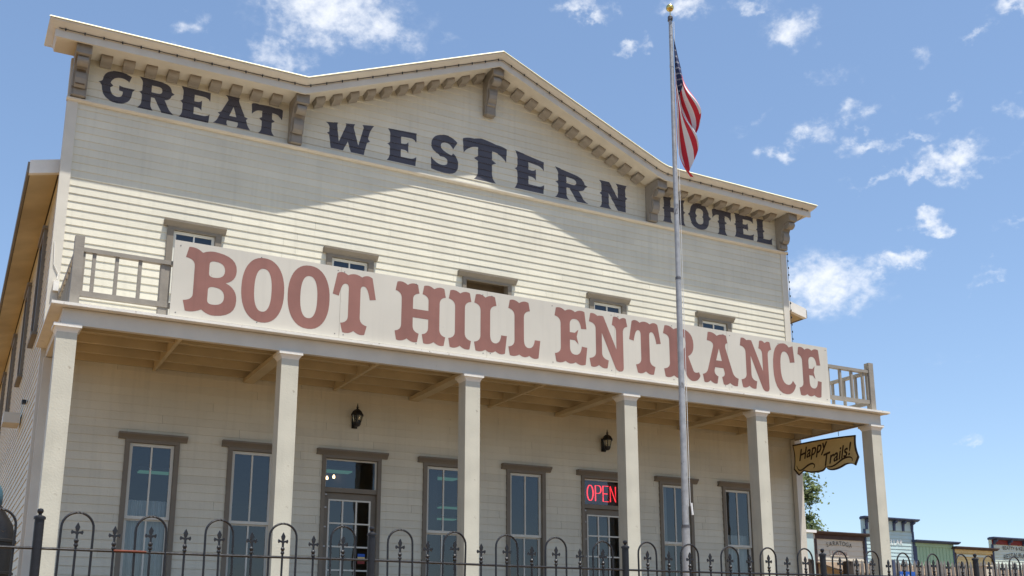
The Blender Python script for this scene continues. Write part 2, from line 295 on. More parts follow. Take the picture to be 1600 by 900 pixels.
# ---------------------------------------------------------------- the hotel
LAP = 0.135
HOTEL = thing('hotel_building', 'cream clapboard two storey hotel with stepped gable false front and full width porch', 'building', (0, 0, FL))
PATHX = [(-8.143, 1.02), (-3.912, 1.064), (0, 2.673), (3.62, 1.185), (3.80, 1.115), (3.95, 1.075), (4.25, 1.06), (8.143, 1.02)]
def roofz(x):
    for (a, za), (b, zb) in zip(PATHX, PATHX[1:]):
        if a <= x <= b: return za + (zb-za)*(x-a)/(b-a)
    return 1.0
def lap_y(z):
    t = ((z - 0.0) / LAP) % 1.0
    return 0.003 + 0.013 * (1 - t)
def siding(mb, u0, u1, z0, z1, mp, holes=(), top=None, joint=5.0):
    """lapped boards with real undersides; every board cut to the holes and the roof line"""
    k0 = math.floor(z0 / LAP); k = k0
    while k * LAP < z1:
        zb = k * LAP; zt = zb + LAP
        cuts = sorted(set([max(zb, z0), min(zt, z1)] + [h[i] for h in holes for i in (2, 3) if zb < h[i] < zt and z0 < h[i] < z1]))
        joints = [u0]; u = u0 + random.uniform(.8, joint)
        while u < u1 - .5: joints.append(u); u += random.uniform(1.6, joint * 1.5)
        joints.append(u1); tints = [random.uniform(.945, 1.035) for _ in joints]
        for a, b in zip(cuts, cuts[1:]):
            mid = (a + b) / 2; iv = [(x, y, t) for x, y, t in zip(joints, joints[1:], tints)]
            for h in holes:
                if h[2] < mid < h[3]:
                    nv = []
                    for x, y, t in iv:
                        if y <= h[0] or x >= h[1]: nv.append((x, y, t)); continue
                        if x < h[0]: nv.append((x, h[0], t))
                        if y > h[1]: nv.append((h[1], y, t))
                    iv = nv
            ya = 0.003 + 0.013 * (1 - (a - zb) / LAP); yb = 0.003 + 0.013 * (1 - (b - zb) / LAP)
            for x, y, t in iv:
                if top:
                    # split where the roof line crosses
                    px = [p[0] for p in PATHX if x < p[0] < y]; seg = [x] + px + [y]
                    polys = []
                    for p, q in zip(seg, seg[1:]):
                        ta, tb_ = top(p), top(q)
                        P = [(p, a), (q, a), (q, b), (p, b)]; out = []
                        for i in range(4):
                            A, B = P[i], P[(i+1) % 4]; fa = (ta + (tb_-ta)*(A[0]-p)/(q-p)) - A[1]; fb = (ta + (tb_-ta)*(B[0]-p)/(q-p)) - B[1]
                            if fa >= 0: out.append(A)
                            if fa * fb < 0: s = fa/(fa-fb); out.append((A[0]+(B[0]-A[0])*s, A[1]+(B[1]-A[1])*s))
                        if len(out) >= 3: polys.append(out)
                else: polys = [[(x, a), (y, a), (y, b), (x, b)]]
                mb.tint = t
                gap = 0.0022
                for P in polys:
                    vs = [mp(p[0] + (gap if abs(p[0]-x) < 1e-6 and x > u0 else 0), p[1], 0.003 + 0.013*(1-(p[1]-zb)/LAP)) for p in P]
                    mb.add(vs, [tuple(range(len(P)))])
                    lo = [p for p in P if abs(p[1] - a) < 1e-6]
                    if abs(a - zb) < 1e-6 and len(lo) >= 2:
                        xa, xb = min(p[0] for p in lo), max(p[0] for p in lo)
                        mb.add([mp(xa, a, 0.0), mp(xb, a, 0.0), mp(xb, a, ya), mp(xa, a, ya)], [(0, 1, 2, 3)])
        k += 1
    mb.tint = 1.0
WIN_LO = [-5.963, -4.346, -0.846, 0.846, 4.346, 5.963]; DOORS = [-2.612, 2.612]; WIN_UP = [-5.552, -2.784, 2.784, 5.552]
ZH = -5.46; ZU = -1.805
holes = [(x-.40, x+.40, -8.02, ZH-.08) for x in WIN_LO] + [(x-.50, x+.50, FL-.1, ZH-.08) for x in DOORS] + [(x-.40, x+.40, -4.15, ZU-.08) for x in WIN_UP] + [(-.5, .5, -4.25, ZU-.08)]
w = MB(); siding(w, -7.7, 7.7, FL - .1, 2.5, FRONT, holes, top=lambda x: roofz(x) - .19)
w.build('front_wall', 'siding', HOTEL)
LEFT = lambda u, v, d: (-7.7 - d, u, v)
RIGHT = lambda u, v, d: (7.7 + d, u, v)
w = MB(); siding(w, 0.0, 26, FL - .3, -1.15, LEFT); w.build('side_wall', 'siding', HOTEL)
w = MB(); siding(w, 0.0, 26, FL - .3, -1.15, lambda u, v, d: RIGHT(26 - u, v, d)); w.build('side_wall', 'siding', HOTEL)
w = MB(); w.box(-7.7, 7.7, 26, 26.1, FL - .3, -.9); w.build('rear_wall', 'siding', HOTEL)
# parapet body behind the boards of the false front
w = MB(); w.prism([(-7.699, -1.2), (7.699, -1.2)] + [(x if abs(x) < 7.7 else math.copysign(7.699, x), z - .16) for x, z in PATHX[::-1]], -0.012, -.30, FRONT); w.build('parapet', 'trim', HOTEL)
# rooms behind the glass
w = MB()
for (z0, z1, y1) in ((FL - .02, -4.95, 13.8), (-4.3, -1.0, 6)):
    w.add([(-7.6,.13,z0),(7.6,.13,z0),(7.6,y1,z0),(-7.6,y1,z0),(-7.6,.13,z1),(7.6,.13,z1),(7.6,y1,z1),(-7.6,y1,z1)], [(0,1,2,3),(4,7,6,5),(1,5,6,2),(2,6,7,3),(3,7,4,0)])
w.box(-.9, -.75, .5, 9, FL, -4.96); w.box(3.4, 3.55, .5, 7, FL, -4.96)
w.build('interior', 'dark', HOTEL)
# corner boards, belt
for sx in (-1, 1):
    w = MB(); w.box(sx*7.735, sx*7.57, -.034, 0, FL, -.03); w.box(sx*7.735, sx*7.70, 0.0015, .13, FL, .75); w.build('corner_board', 'trim', HOTEL)
w = MB(); w.prism([(-.012, -.035), (.045, -.035), (.085, -.01), (.085, .015), (.012, .035), (-.012, .035)][::-1], -7.75, 7.75, lambda u, v, d: (d, -u, v)); w.build('belt_moulding', 'trim', HOTEL)
# cornice: crown, fascia and soffit swept along the roof line
def sweep(prof, mi=0):
    m = MB(); n = len(prof); k = len(PATHX)
    for i, (x, z) in enumerate(PATHX):
        for (y, dz, ex) in prof:
            xx = x - ex * (1 if x > 0 else -1) if i in (0, k-1) else x
            m.v.append((xx, y, z + dz))
    for i in range(k-1):
        for j in range(n): m.f.append([i*n+j, i*n+(j+1)%n, (i+1)*n+(j+1)%n, (i+1)*n+j]); m.m.append(0); m.t.append(1.0)
    m.f.append(list(range(n))[::-1]); m.m.append(0); m.t.append(1.0); m.f.append([(k-1)*n+j for j in range(n)]); m.m.append(0); m.t.append(1.0)
    return m
sweep([(-.70,-.004,0),(-.70,-.04,0),(-.69,-.05,.01),(-.62,-.105,.06),(-.585,-.13,.09),(.0,-.13,.09),(.3,-.004,0)][::-1]).build('crown_moulding', 'trim', HOTEL)
sweep([(-.578,-.1315,.095),(-.578,-.265,.095),(-.54,-.265,.13),(-.54,-.225,.13),(.02,-.225,.13),(.02,-.1315,.095)][::-1]).build('cornice_fascia', 'trim', HOTEL)
sweep([(-.700,.014,-.0),(-.722,-.016,-.022),(-.703,-.012,-.003),(-.703,-.0005,-.003),(.32,-.0005,-.003),(.32,.012,-.015)][::-1]).build('roof_edge_flashing', 'flashing', HOTEL)
# modillions under the soffit
mm = MB(); mm.prism([(0,0),(.25,0),(.25,-.03),(.235,-.058),(.20,-.082),(.15,-.095),(.05,-.095),(.02,-.112),(0,-.112)][::-1], -.09, .09, lambda u, v, d: (d, -u, v)); mod_me = mm.mesh('modillion', 'bracket')
mods = [(-7.21 + .36*i, 0) for i in range(9)] + [(4.33 + .36*i, 0) for i in range(9)] + [(-3.55 + .325*i, -R(22.3)) for i in range(11)] + [(.30 + .325*i, R(22.3)) for i in range(11)]
for (x, a) in mods: link('modillion', mod_me, HOTEL, (x, -.021, roofz(x) - .228), (0, a, 0))
# scrolled brackets
def bracket_mesh(h):
    m = MB(); P = [(0, 0), (.47, 0), (.47, -.17), (.43, -.185)]
    P += [(.33 + .10*math.cos(t), -.25 + .085*math.sin(t)) for t in [R(50 - 18*i) for i in range(12)]]
    P += [(.215, -.36), (.235, -.42), (.245, -.50), (.225, -.58), (.18, -.635), (.165, -.64), (.165, -h + .19), (.125, -h + .18), (.125, -h + .015), (.105, -h), (0, -h)]
    m.prism(P[::-1], -.085, .085, lambda u, v, d: (d, -u, v))
    Q = [(0, 0.0), (.475, 0.0), (.475, -.165), (.30, -.20), (.20, -.36), (.15, -.62), (.11, -h + .2), (.11, -h + .01), (0, -h + .01)]
    m.prism(Q[::-1], -.118, -.0855, lambda u, v, d: (d, -u, v)); m.prism(Q[::-1], .0855, .118, lambda u, v, d: (d, -u, v))
    return m
for x, zt, zb in [(-7.585, .79, .03), (-3.93, .835, .03), (0, 2.43, 1.546), (3.93, .84, .03), (7.585, .79, .03)]:
    b = bracket_mesh(zt - zb).build('cornice_bracket', 'bracket', HOTEL, (x, -.02, zt))
w = MB(); w.box(-.07, .07, -.195, -.17, -.60, -.30); w.build('bare_wood_panel', 'doorbrown', HOTEL, (-7.585, -.05, .79))
# main roof behind the false front
w = MB(); w.prism([(-8.16,-1.30),(-7.70,-1.17),(0,.42),(7.70,-1.17),(8.46,-1.36),(8.46,-1.20),(0,.62),(-8.16,-1.14)], -.302, -26.4, FRONT); w.build('roof', 'roof', HOTEL)
for sx, ex, ez in ((-1, 0, 0), (1, .30, -.07)):
    w = MB(); w.prism([(sx*8.17+ex, -1.33+ez), (sx*7.705, -1.22), (sx*7.705, -.985), (sx*8.17+ex, -1.10+ez)] if sx > 0 else [(sx*8.17, -1.10), (sx*7.705, -.985), (sx*7.705, -1.22), (sx*8.17, -1.33)], -.20, -.298, FRONT); w.build('eave_end_board', 'worn', HOTEL)
    w = MB(); w.prism([(sx*8.15+ex, -1.31+ez), (sx*7.74, -1.205), (sx*7.74, -1.185), (sx*8.15+ex, -1.285+ez)], -.31, -26.3, FRONT); w.build('eave_soffit', 'porch', HOTEL)
    w = MB(); w.box(sx*8.162+ex, sx*8.20+ex, .21, 26.4, -1.32+ez, -1.13+ez); w.build('eave_fascia', 'taupe', HOTEL)

# ---- windows and doors
def crown_hood(m, hw, co, dz=.10):
    m.prism([(.0, 0), (.115, 0), (.115, -.028), (.10, -.04), (.065, -.075), (.05, -dz), (.0, -dz)][::-1], -hw, hw, lambda u, v, d: (d, -u, v))
def casing_mesh(hw, co, ci, zb, sill=True):
    m = MB(); crown_hood(m, hw, co)
    m.box(-co, co, -.045, .0, -.15, -.1005); m.box(-co, -ci, -.043, .0, zb, -.1515); m.box(ci, co, -.043, .0, zb, -.1515)
    m.box(-ci-.03, -ci, .001, .13, zb, -.10); m.box(ci, ci+.03, .001, .13, zb, -.10); m.box(-ci-.03, ci+.03, .001, .13, -.10, -.07)
    if sill: m.box(-co-.04, co+.04, -.085, .12, zb-.05, zb-.001)
    return m
def sash_mesh(ci, zt, zb, y):
    m = MB(); s = .048
    m.box(-ci, -ci+s, y, y+.035, zb, zt); m.box(ci-s, ci, y, y+.035, zb, zt); m.box(-ci+s, ci-s, y+.001, y+.034, zt-s, zt); m.box(-ci+s, ci-s, y+.001, y+.034, zb, zb+s)
    m.box(-.013, .013, y+.003, y+.03, zb+s, zt-s); return m
def pane_mesh(rects):
    m = MB()
    for (x0, x1, y, z0, z1) in rects: m.add([(x0,y,z0),(x1,y,z0),(x1,y,z1),(x0,y,z1)], [(0,1,2,3)])
    return m
def make_window(x, zt, hw, co, ci, mid, zb, cache={}):
    key = (zt, hw)
    if key not in cache:
        cache[key] = (casing_mesh(hw, co, ci, zb).mesh('window', 'taupe'), sash_mesh(ci-.003, -.153, mid-.012, .012).mesh('upper_sash', 'sash'), sash_mesh(ci-.003, mid+.012, zb+.002, .050).mesh('lower_sash', 'sash'),
                      pane_mesh([(-ci+.04, ci-.04, .030, mid+.02, -.19), (-ci+.04, ci-.04, .068, zb+.03, mid-.02)]).mesh('pane', 'glass'))
    c = cache[key]; wdw = link('window', c[0], HOTEL, (x, 0, zt))
    link('upper_sash', c[1], wdw, (x, 0, zt)); link('lower_sash', c[2], wdw, (x, 0, zt)); link('pane', c[3], wdw, (x, 0, zt)); return wdw
for x in WIN_LO: make_window(x, ZH, .529, .42, .345, -1.34, -2.52)
for x in WIN_UP: make_window(x, ZU, .515, .45, .345, -1.25, -2.33)
def make_door(x):
    d = link('door', casing_mesh(.645, .54, .475, FL - ZH, sill=False).mesh('door', 'taupe'), HOTEL, (x, 0, ZH)); L = (x, 0, ZH)
    m = MB(); m.box(-.475, .475, -.01, .10, -.735, -.655); m.build('transom_bar', 'taupe', d, L)
    m = MB()
    for a in ((-.475, -.447), (.447, .475)): m.box(*a, .03, .06, -.655, -.151)
    m.box(-.447, .447, .031, .059, -.179, -.151); m.build('transom_frame', 'sash', d, L)
    pane_mesh([(-.447, .447, .045, -.655, -.179)]).build('transom_pane', 'glass', d, L)
    m = MB(); m.box(-.474, -.372, .045, .09, FL-ZH+.01, -.74); m.box(.372, .474, .045, .09, FL-ZH+.01, -.74); m.box(-.372, .372, .046, .089, -.865, -.74); m.box(-.372, .372, .046, .089, FL-ZH+.01, -2.45); m.build('door_leaf', 'taupe', d, L)
    m = MB()
    for k in range(4): xx = -.372 + .744*k/3; m.box(xx-.013, xx+.013, .036, .07, -2.45, -.865)
    for k in range(5): zz = -.865 - 1.585*k/4; m.box(-.385, .385, .034, .068, zz-.013, zz+.013)
    m.build('glazing_bars', 'sash', d, L); pane_mesh([(-.372, .372, .058, -2.45, -.865)]).build('door_pane', 'glass', d, L)
    m = MB(); m.tube([(.42, .045, -1.95), (.42, 0, -1.95)], .012); m.lathe([(.001,-.03),(.026,-.02),(.03,0),(.026,.02),(.001,.03)], (.42, -.015, -1.95)); m.build('handle', 'gold', d, L)
    for z in (-.78, -1.0, -1.33, -1.66):
        m = MB(); m.box(-.485, -.43, -.013, -.011+.03, z-.012, z+.012); m.build('hinge', 'steel', d, L)
    return d
d1 = make_door(DOORS[0]); d2 = make_door(DOORS[1])
m = MB(); m.box(.18, .31, .050, .053, -1.88, -1.82, 0); m.box(.18, .31, .050, .053, -1.815, -1.765, 1); m.box(.18, .31, .050, .053, -1.935, -1.885, 2); m.build('notice_card', ['st_yellow', 'bluesign', 'st_red'], d1, (DOORS[0], 0, ZH))
# balcony door, standing back in its frame
d3 = link('door', casing_mesh(.629, .53, .45, -2.42, sill=False).mesh('door', 'taupe'), HOTEL, (0, 0, ZU))
m = MB(); m.box(-.46, .46, .24, .28, -2.42, -.10); m.box(-.36, .36, .23, .239, -1.0, -.30); m.box(-.48, -.451, .131, .28, -2.42, -.1); m.box(.451, .48, .131, .28, -2.42, -.1); m.box(-.48, .48, .131, .28, -.099, -.05); m.build('door_leaf', 'doorbrown', d3, (0, 0, ZU))
# side windows, seen edge on
for y in (2.4, 5.9, 10.2, 14.5, 19):
    for zt, zb in ((-1.62, -3.50),):
        m = MB()
        cc = [(y-.5, y-.40), (y+.40, y+.5)]
        for a, b in cc: m.box(-7.77, -7.70, a, b, zb, zt)
        m.box(-7.772, -7.70, y-.4, y+.4, zt-.1, zt); m.box(-7.80, -7.70, y-.56, y+.56, zt+.001, zt+.05); m.box(-7.80, -7.70, y-.54, y+.54, zb-.05, zb-.001)
        wd = m.build('window', 'taupe', HOTEL)
        m = MB(); m.box(-7.745, -7.724, y-.4, y+.4, zb, zt-.101); m.build('pane', 'dark', wd)
m = MB(); m.box(-8.02, -7.735, 3.9, 4.5, -4.755, -4.56); m.build('air_conditioner', 'trim', HOTEL)
m = MB(); m.box(-7.80, -7.73, 2.5, 2.66, -4.64, -4.58); m.build('vent', 'black', HOTEL)

# ---- porch and balcony
PX = [(-2.5 + k)*3.013 + e for k, e in enumerate((-.045, .02, .02, .07, .01, -.02))]
w = MB(); w.box(-7.815, 7.815, -2.608, -.03, -4.252, -4.212); w.box(-7.80, 7.80, -2.59, -2.50, -4.262, -4.2525); w.build('balcony_deck', 'worn', HOTEL)
w = MB(); w.box(-7.66, 7.66, -2.485, -2.40, -4.488, -4.263); w.box(-7.66, -7.58, -2.399, -.035, -4.41, -4.263); w.box(7.58, 7.66, -2.399, -.035, -4.42, -4.263); w.build('porch_fascia', 'trim', HOTEL)
w = MB()
yj = [-2.34, -1.82, -1.21, -.62, -.08]
for y in yj: w.box(-7.575, 7.575, y-.022, y+.022, -4.385, -4.256)
w.build('porch_joists', 'porch', HOTEL)
w = MB(); w.add([(-7.57,-2.39,-4.2545),(-7.57,-.04,-4.2545),(7.57,-.04,-4.2545),(7.57,-2.39,-4.2545)], [(0,1,2,3)]); w.build('porch_ceiling', 'porch', HOTEL)
for x in PX[1:-1]:
    w = MB(); w.box(-.09, .09, -2.395, -.03, -4.455, -4.387); w.build('porch_beam', 'porch', HOTEL, (x, 0, 0))
for k in range(5):
    w = MB(); w.box(-.025, .025, -2.395, -.03, -4.425, -4.387)
    for a, b in zip(yj, yj[1:]): w.box(-.022, .022, a+.024, b-.024, -4.386, -4.258)
    w.build('blocking', 'porch', HOTEL, ((PX[k]+PX[k+1])/2, 0, 0))
pm = MB(); pm.box(-.13, .13, -.13, .13, FL, -4.60); pm.box(-.155, .155, -.155, .155, FL, FL+.22); post_me = pm.mesh('porch_post', 'postpaint')
cm = MB(); cm.lathe([(.13*1.414, -.11), (.14*1.414, -.085), (.165*1.414, -.045)], (0,0,0), 4); cm.box(-.178, .178, -.178, .178, -.045, 0)
for i in range(12): x, y, z = cm.v[i]; cm.v[i] = ((x-y)/1.41421, (x+y)/1.41421, z)
cap_me = cm.mesh('post_cap', 'worn')
for x in PX:
    p = link('porch_post', post_me, HOTEL, (x, -2.355, 0)); link('post_cap', cap_me, p, (x, -2.355, -4.4895))
for sx in (-1, 1):
    w = MB(); w.box(-.09, .09, -.16, -.036, FL, -4.42); w.build('pilaster', 'trim', HOTEL, (sx*7.6, 0, 0))
w = MB(); w.box(-7.9, 7.9, -2.75, -.03, FL-.12, FL); w.build('porch_floor', 'floorpaint', HOTEL)
# railing
def railing(name, pts):
    pass
rails = MB()
for x in (-7.53, 7.50):
    w = MB(); w.box(-.062, .062, -.062, .062, -4.2115, -3.21); w.build('railing_post', 'rail', HOTEL, (x, -2.43, 0))
    w = MB(); w.box(-.05, .05, -.05, .05, -4.2115, -3.30); w.build('railing_post', 'rail', HOTEL, (x, -.09, 0))
for x0, x1 in ((-7.467, -6.20), (6.20, 7.437)):
    w = MB(); w.box(x0, x1, -2.475, -2.385, -3.425, -3.365); w.box(x0, x1, -2.462, -2.398, -4.06, -3.985); w.build('railing_bar', 'rail', HOTEL)
for x in (-7.46, -7.32, -7.02, -6.71, -6.40, 6.36, 6.68, 6.99, 7.30, 7.43):
    w = MB(); w.box(-.024, .024, -.024, .024, -3.9845, -3.4255); w.build('baluster', 'rail', HOTEL, (x, -2.43, 0))
w = MB(); w.box(-.07, .07, -.05, .05, -4.2115, -3.4255); w.build('railing_post', 'rail', HOTEL, (-6.36, -2.40, 0))
for x in (-7.53, 7.50):
    w = MB(); w.box(x-.045, x+.045, -2.367, -.141, -3.425, -3.365); w.box(x-.03, x+.03, -2.367, -.141, -4.06, -3.985); w.build('railing_bar', 'rail', HOTEL)
    for y in [-2.05 + .32*k for k in range(6)]:
        w = MB(); w.box(-.024, .024, -.024, .024, -3.9845, -3.4255); w.build('baluster', 'rail', HOTEL, (x, y, 0))
# meter box and wire on the corner
w = MB(); w.box(-7.66, -7.58, -.10, -.036, -3.32, -3.16); w.tube([(-7.62, -.06, -3.16), (-7.60, -.05, -3.02), (-7.68, -.045, -2.88), (-7.70, -.045, -2.5)], .008, 5); w.build('cable_box', 'worn', HOTEL)

# ---------------------------------------------------------------- painted name on the gable
WG = {
'G': 'M 88 92 L 82 73 Q 68 84 52 80 Q 34 74 33 59 L 40 52 L 33 45 Q 34 22 52 20 Q 66 20 67 34 L 67 40 L 57 41 L 56 57 L 66 54 L 99 54 L 93 46 L 92 38 Q 90 2 55 0 Q 12 0 10 46 Q 7 52 0 55 Q 8 58 11 63 Q 14 100 52 100 Q 75 100 88 92',
'R': 'M 0 100 Q 10 92 10 80 L 10 58 Q 8 54 1 52 Q 8 50 10 44 L 10 20 Q 9 8 0 0 L 43 0 Q 35 8 35 18 L 35 42 L 44 42 L 66 0 L 100 0 Q 90 6 85 15 L 72 42 Q 88 46 90 60 L 98 67 L 90 73 Q 88 97 60 98 Z M 35 58 L 35 80 L 52 80 Q 64 80 64 69 Q 64 58 52 58',
'E': 'M 2 100 Q 10 92 10 82 L 10 60 Q 8 54 0 52 Q 8 50 10 44 L 10 20 Q 9 8 0 0 L 97 0 L 100 28 Q 90 19 78 19 L 47 19 L 47 42 L 56 42 Q 66 42 72 34 L 72 68 Q 66 60 56 60 L 47 60 L 47 81 L 76 81 Q 90 81 99 70 L 99 98',
'A': 'M 28 100 L 68 100 Q 64 94 67 84 L 83 42 L 92 38 L 87 32 Q 92 10 100 0 L 62 0 Q 68 8 65 18 L 37 18 Q 34 8 39 0 L 0 0 Q 10 8 14 24 L 17 32 L 11 37 L 20 42 L 37 84 Q 37 94 28 100 Z M 42 34 L 61 34 L 52 66',
'T': 'M 0 95 Q 10 100 25 97 Q 50 101 75 97 Q 90 100 100 95 L 98 60 Q 88 76 72 77 L 66 77 L 66 56 L 75 50 L 66 44 L 66 20 Q 67 8 75 0 L 25 0 Q 34 8 34 20 L 34 44 L 25 50 L 34 56 L 34 77 L 28 77 Q 12 76 2 60',
'W': 'M 0 100 Q 7 92 8 80 L 8 62 L 3 56 L 8 50 L 12 0 L 37 0 Q 40 14 45 30 L 46 36 L 53 0 L 80 0 Q 82 20 86 42 L 92 47 L 88 55 Q 90 84 100 100 L 75 100 Q 79 92 77 84 L 68 28 L 58 84 Q 57 92 60 100 L 40 100 Q 43 92 40 84 L 28 30 L 24 84 Q 23 92 25 100',
'S': 'M 96 82 L 80 64 Q 70 80 52 80 Q 36 80 36 70 Q 38 60 62 52 L 74 48 L 81 54 Q 100 44 100 26 Q 98 0 56 0 Q 30 0 3 5 L 2 38 Q 20 20 42 20 Q 61 20 61 30 Q 60 40 44 42 L 34 42 L 28 48 Q 2 54 2 74 Q 4 100 44 100 Q 74 100 96 82',
'N': 'M 0 100 L 36 100 L 65 46 L 65 80 Q 65 92 58 100 L 98 100 Q 92 92 92 80 L 92 58 L 99 52 L 92 46 L 92 0 L 64 0 L 33 58 L 33 18 Q 34 8 42 0 L 0 0 Q 8 8 8 18 L 8 46 L 1 52 L 8 58 L 8 82 Q 8 92 0 100',
'H': 'M 0 100 Q 7 92 7 80 L 7 58 L 0 52 L 7 46 L 7 20 Q 7 8 0 0 L 43 0 Q 36 8 36 20 L 36 44 L 64 44 L 64 20 Q 64 8 57 0 L 100 0 Q 93 8 93 20 L 93 46 L 100 52 L 93 58 L 93 80 Q 93 92 100 100 L 57 100 Q 64 92 64 80 L 64 61 L 36 61 L 36 80 Q 36 92 43 100',
'O': 'M 50 100 Q 88 100 91 58 L 100 50 L 91 42 Q 88 0 50 0 Q 12 0 9 42 L 0 50 L 9 58 Q 12 100 50 100 Z M 50 80 Q 68 80 66 57 L 61 50 L 66 43 Q 68 20 50 20 Q 32 20 34 43 L 39 50 L 34 57 Q 32 80 50 80',
'L': 'M 2 100 Q 10 94 10 82 L 10 58 L 2 52 L 10 46 L 10 20 Q 9 8 0 0 L 97 0 L 100 32 Q 92 20 80 20 L 46 20 L 46 46 L 55 52 L 46 58 L 46 82 Q 46 94 53 100'}
WG = {k: path(v.replace(' Z ', ' ')) for k, v in WG.items()}
def arch(x):
    T = [(-3.36,.65),(-2.4,.79),(-1.55,.85),(-.95,.95),(-.14,1.075),(.45,.985),(.62,.985),(1.25,.885),(1.56,.835),(2.27,.72),(2.64,.765),(3.36,.765)]
    for (a, za), (b, zb) in zip(T, T[1:]):
        if a <= x <= b: return za + (zb-za)*(x-a)/(b-a)
    return T[0][1] if x < T[0][0] else T[-1][1]
def wall_word(name, items):
    for ch, x0, x1, zb, zt in items:
        mb = MB()
        loops = [[(x0 + (x1-x0)*p[0]/100, p[1]/100) for p in L] for L in WG[ch]]
        loops = [[(x, zb + ((arch(x) if zt is None else zt) - zb) * y) for x, y in L] for L in loops]
        flat = [p for L in loops for p in L]
        for t in tessellate_polygon([[Vector((p[0], p[1], 0)) for p in L] for L in loops]):
            tri = [flat[i] for i in t]; lo = min(p[1] for p in tri); hi = max(p[1] for p in tri)
            if abs((tri[1][0]-tri[0][0])*(tri[2][1]-tri[0][1])-(tri[2][0]-tri[0][0])*(tri[1][1]-tri[0][1])) < 1e-9: continue
            k = math.floor(lo / LAP)
            while k * LAP < hi:
                P = tri
                for lev, sg in ((k*LAP, 1), ((k+1)*LAP, -1)):
                    out = []
                    for i in range(len(P)):
                        A, B = P[i], P[(i+1) % len(P)]; fa = sg*(A[1]-lev); fb = sg*(B[1]-lev)
                        if fa >= 0: out.append(A)
                        if fa*fb < 0: s = fa/(fa-fb); out.append((A[0]+(B[0]-A[0])*s, A[1]+(B[1]-A[1])*s))
                    P = out
                    if len(P) < 3: break
                if len(P) >= 3:
                    lowp = [p for p in P if abs(p[1] - k*LAP) < 1e-6]
                    if len(lowp) >= 2:
                        xa, xb = min(p[0] for p in lowp), max(p[0] for p in lowp)
                        mb.add([(xa, -.002, k*LAP-.0006), (xb, -.002, k*LAP-.0006), (xb, -.0175, k*LAP-.0006), (xa, -.0175, k*LAP-.0006)], [(0, 3, 2, 1)])
                    mb.add([(p[0], -(0.0045 + 0.013*(1-(p[1]-k*LAP)/LAP)), p[1]) for p in P], [tuple(range(len(P)))])
                k += 1
        mb.build('painted_letter', 'letter', HOTEL)
wall_word('word GREAT in dark blue black paint', [('G',-7.293,-6.70,.11,.69),('R',-6.65,-6.045,.115,.69),('E',-5.965,-5.445,.115,.695),('A',-5.385,-4.725,.14,.72),('T',-4.725,-4.155,.135,.70)])
wall_word('word WESTERN in dark blue black paint rising to a tall middle', [('W',-3.352,-2.402,.15,None),('E',-2.138,-1.53,.155,None),('S',-1.237,-.641,.145,None),('T',-.549,.438,.16,None),('E',.608,1.301,.16,None),('R',1.551,2.36,.155,None),('N',2.636,3.357,.15,None)])
wall_word('word HOTEL in dark blue black paint', [('H',4.264,4.88,.14,.74),('O',4.95,5.598,.135,.755),('T',5.632,6.173,.13,.72),('E',6.24,6.817,.15,.73),('L',6.88,7.362,.14,.715)])

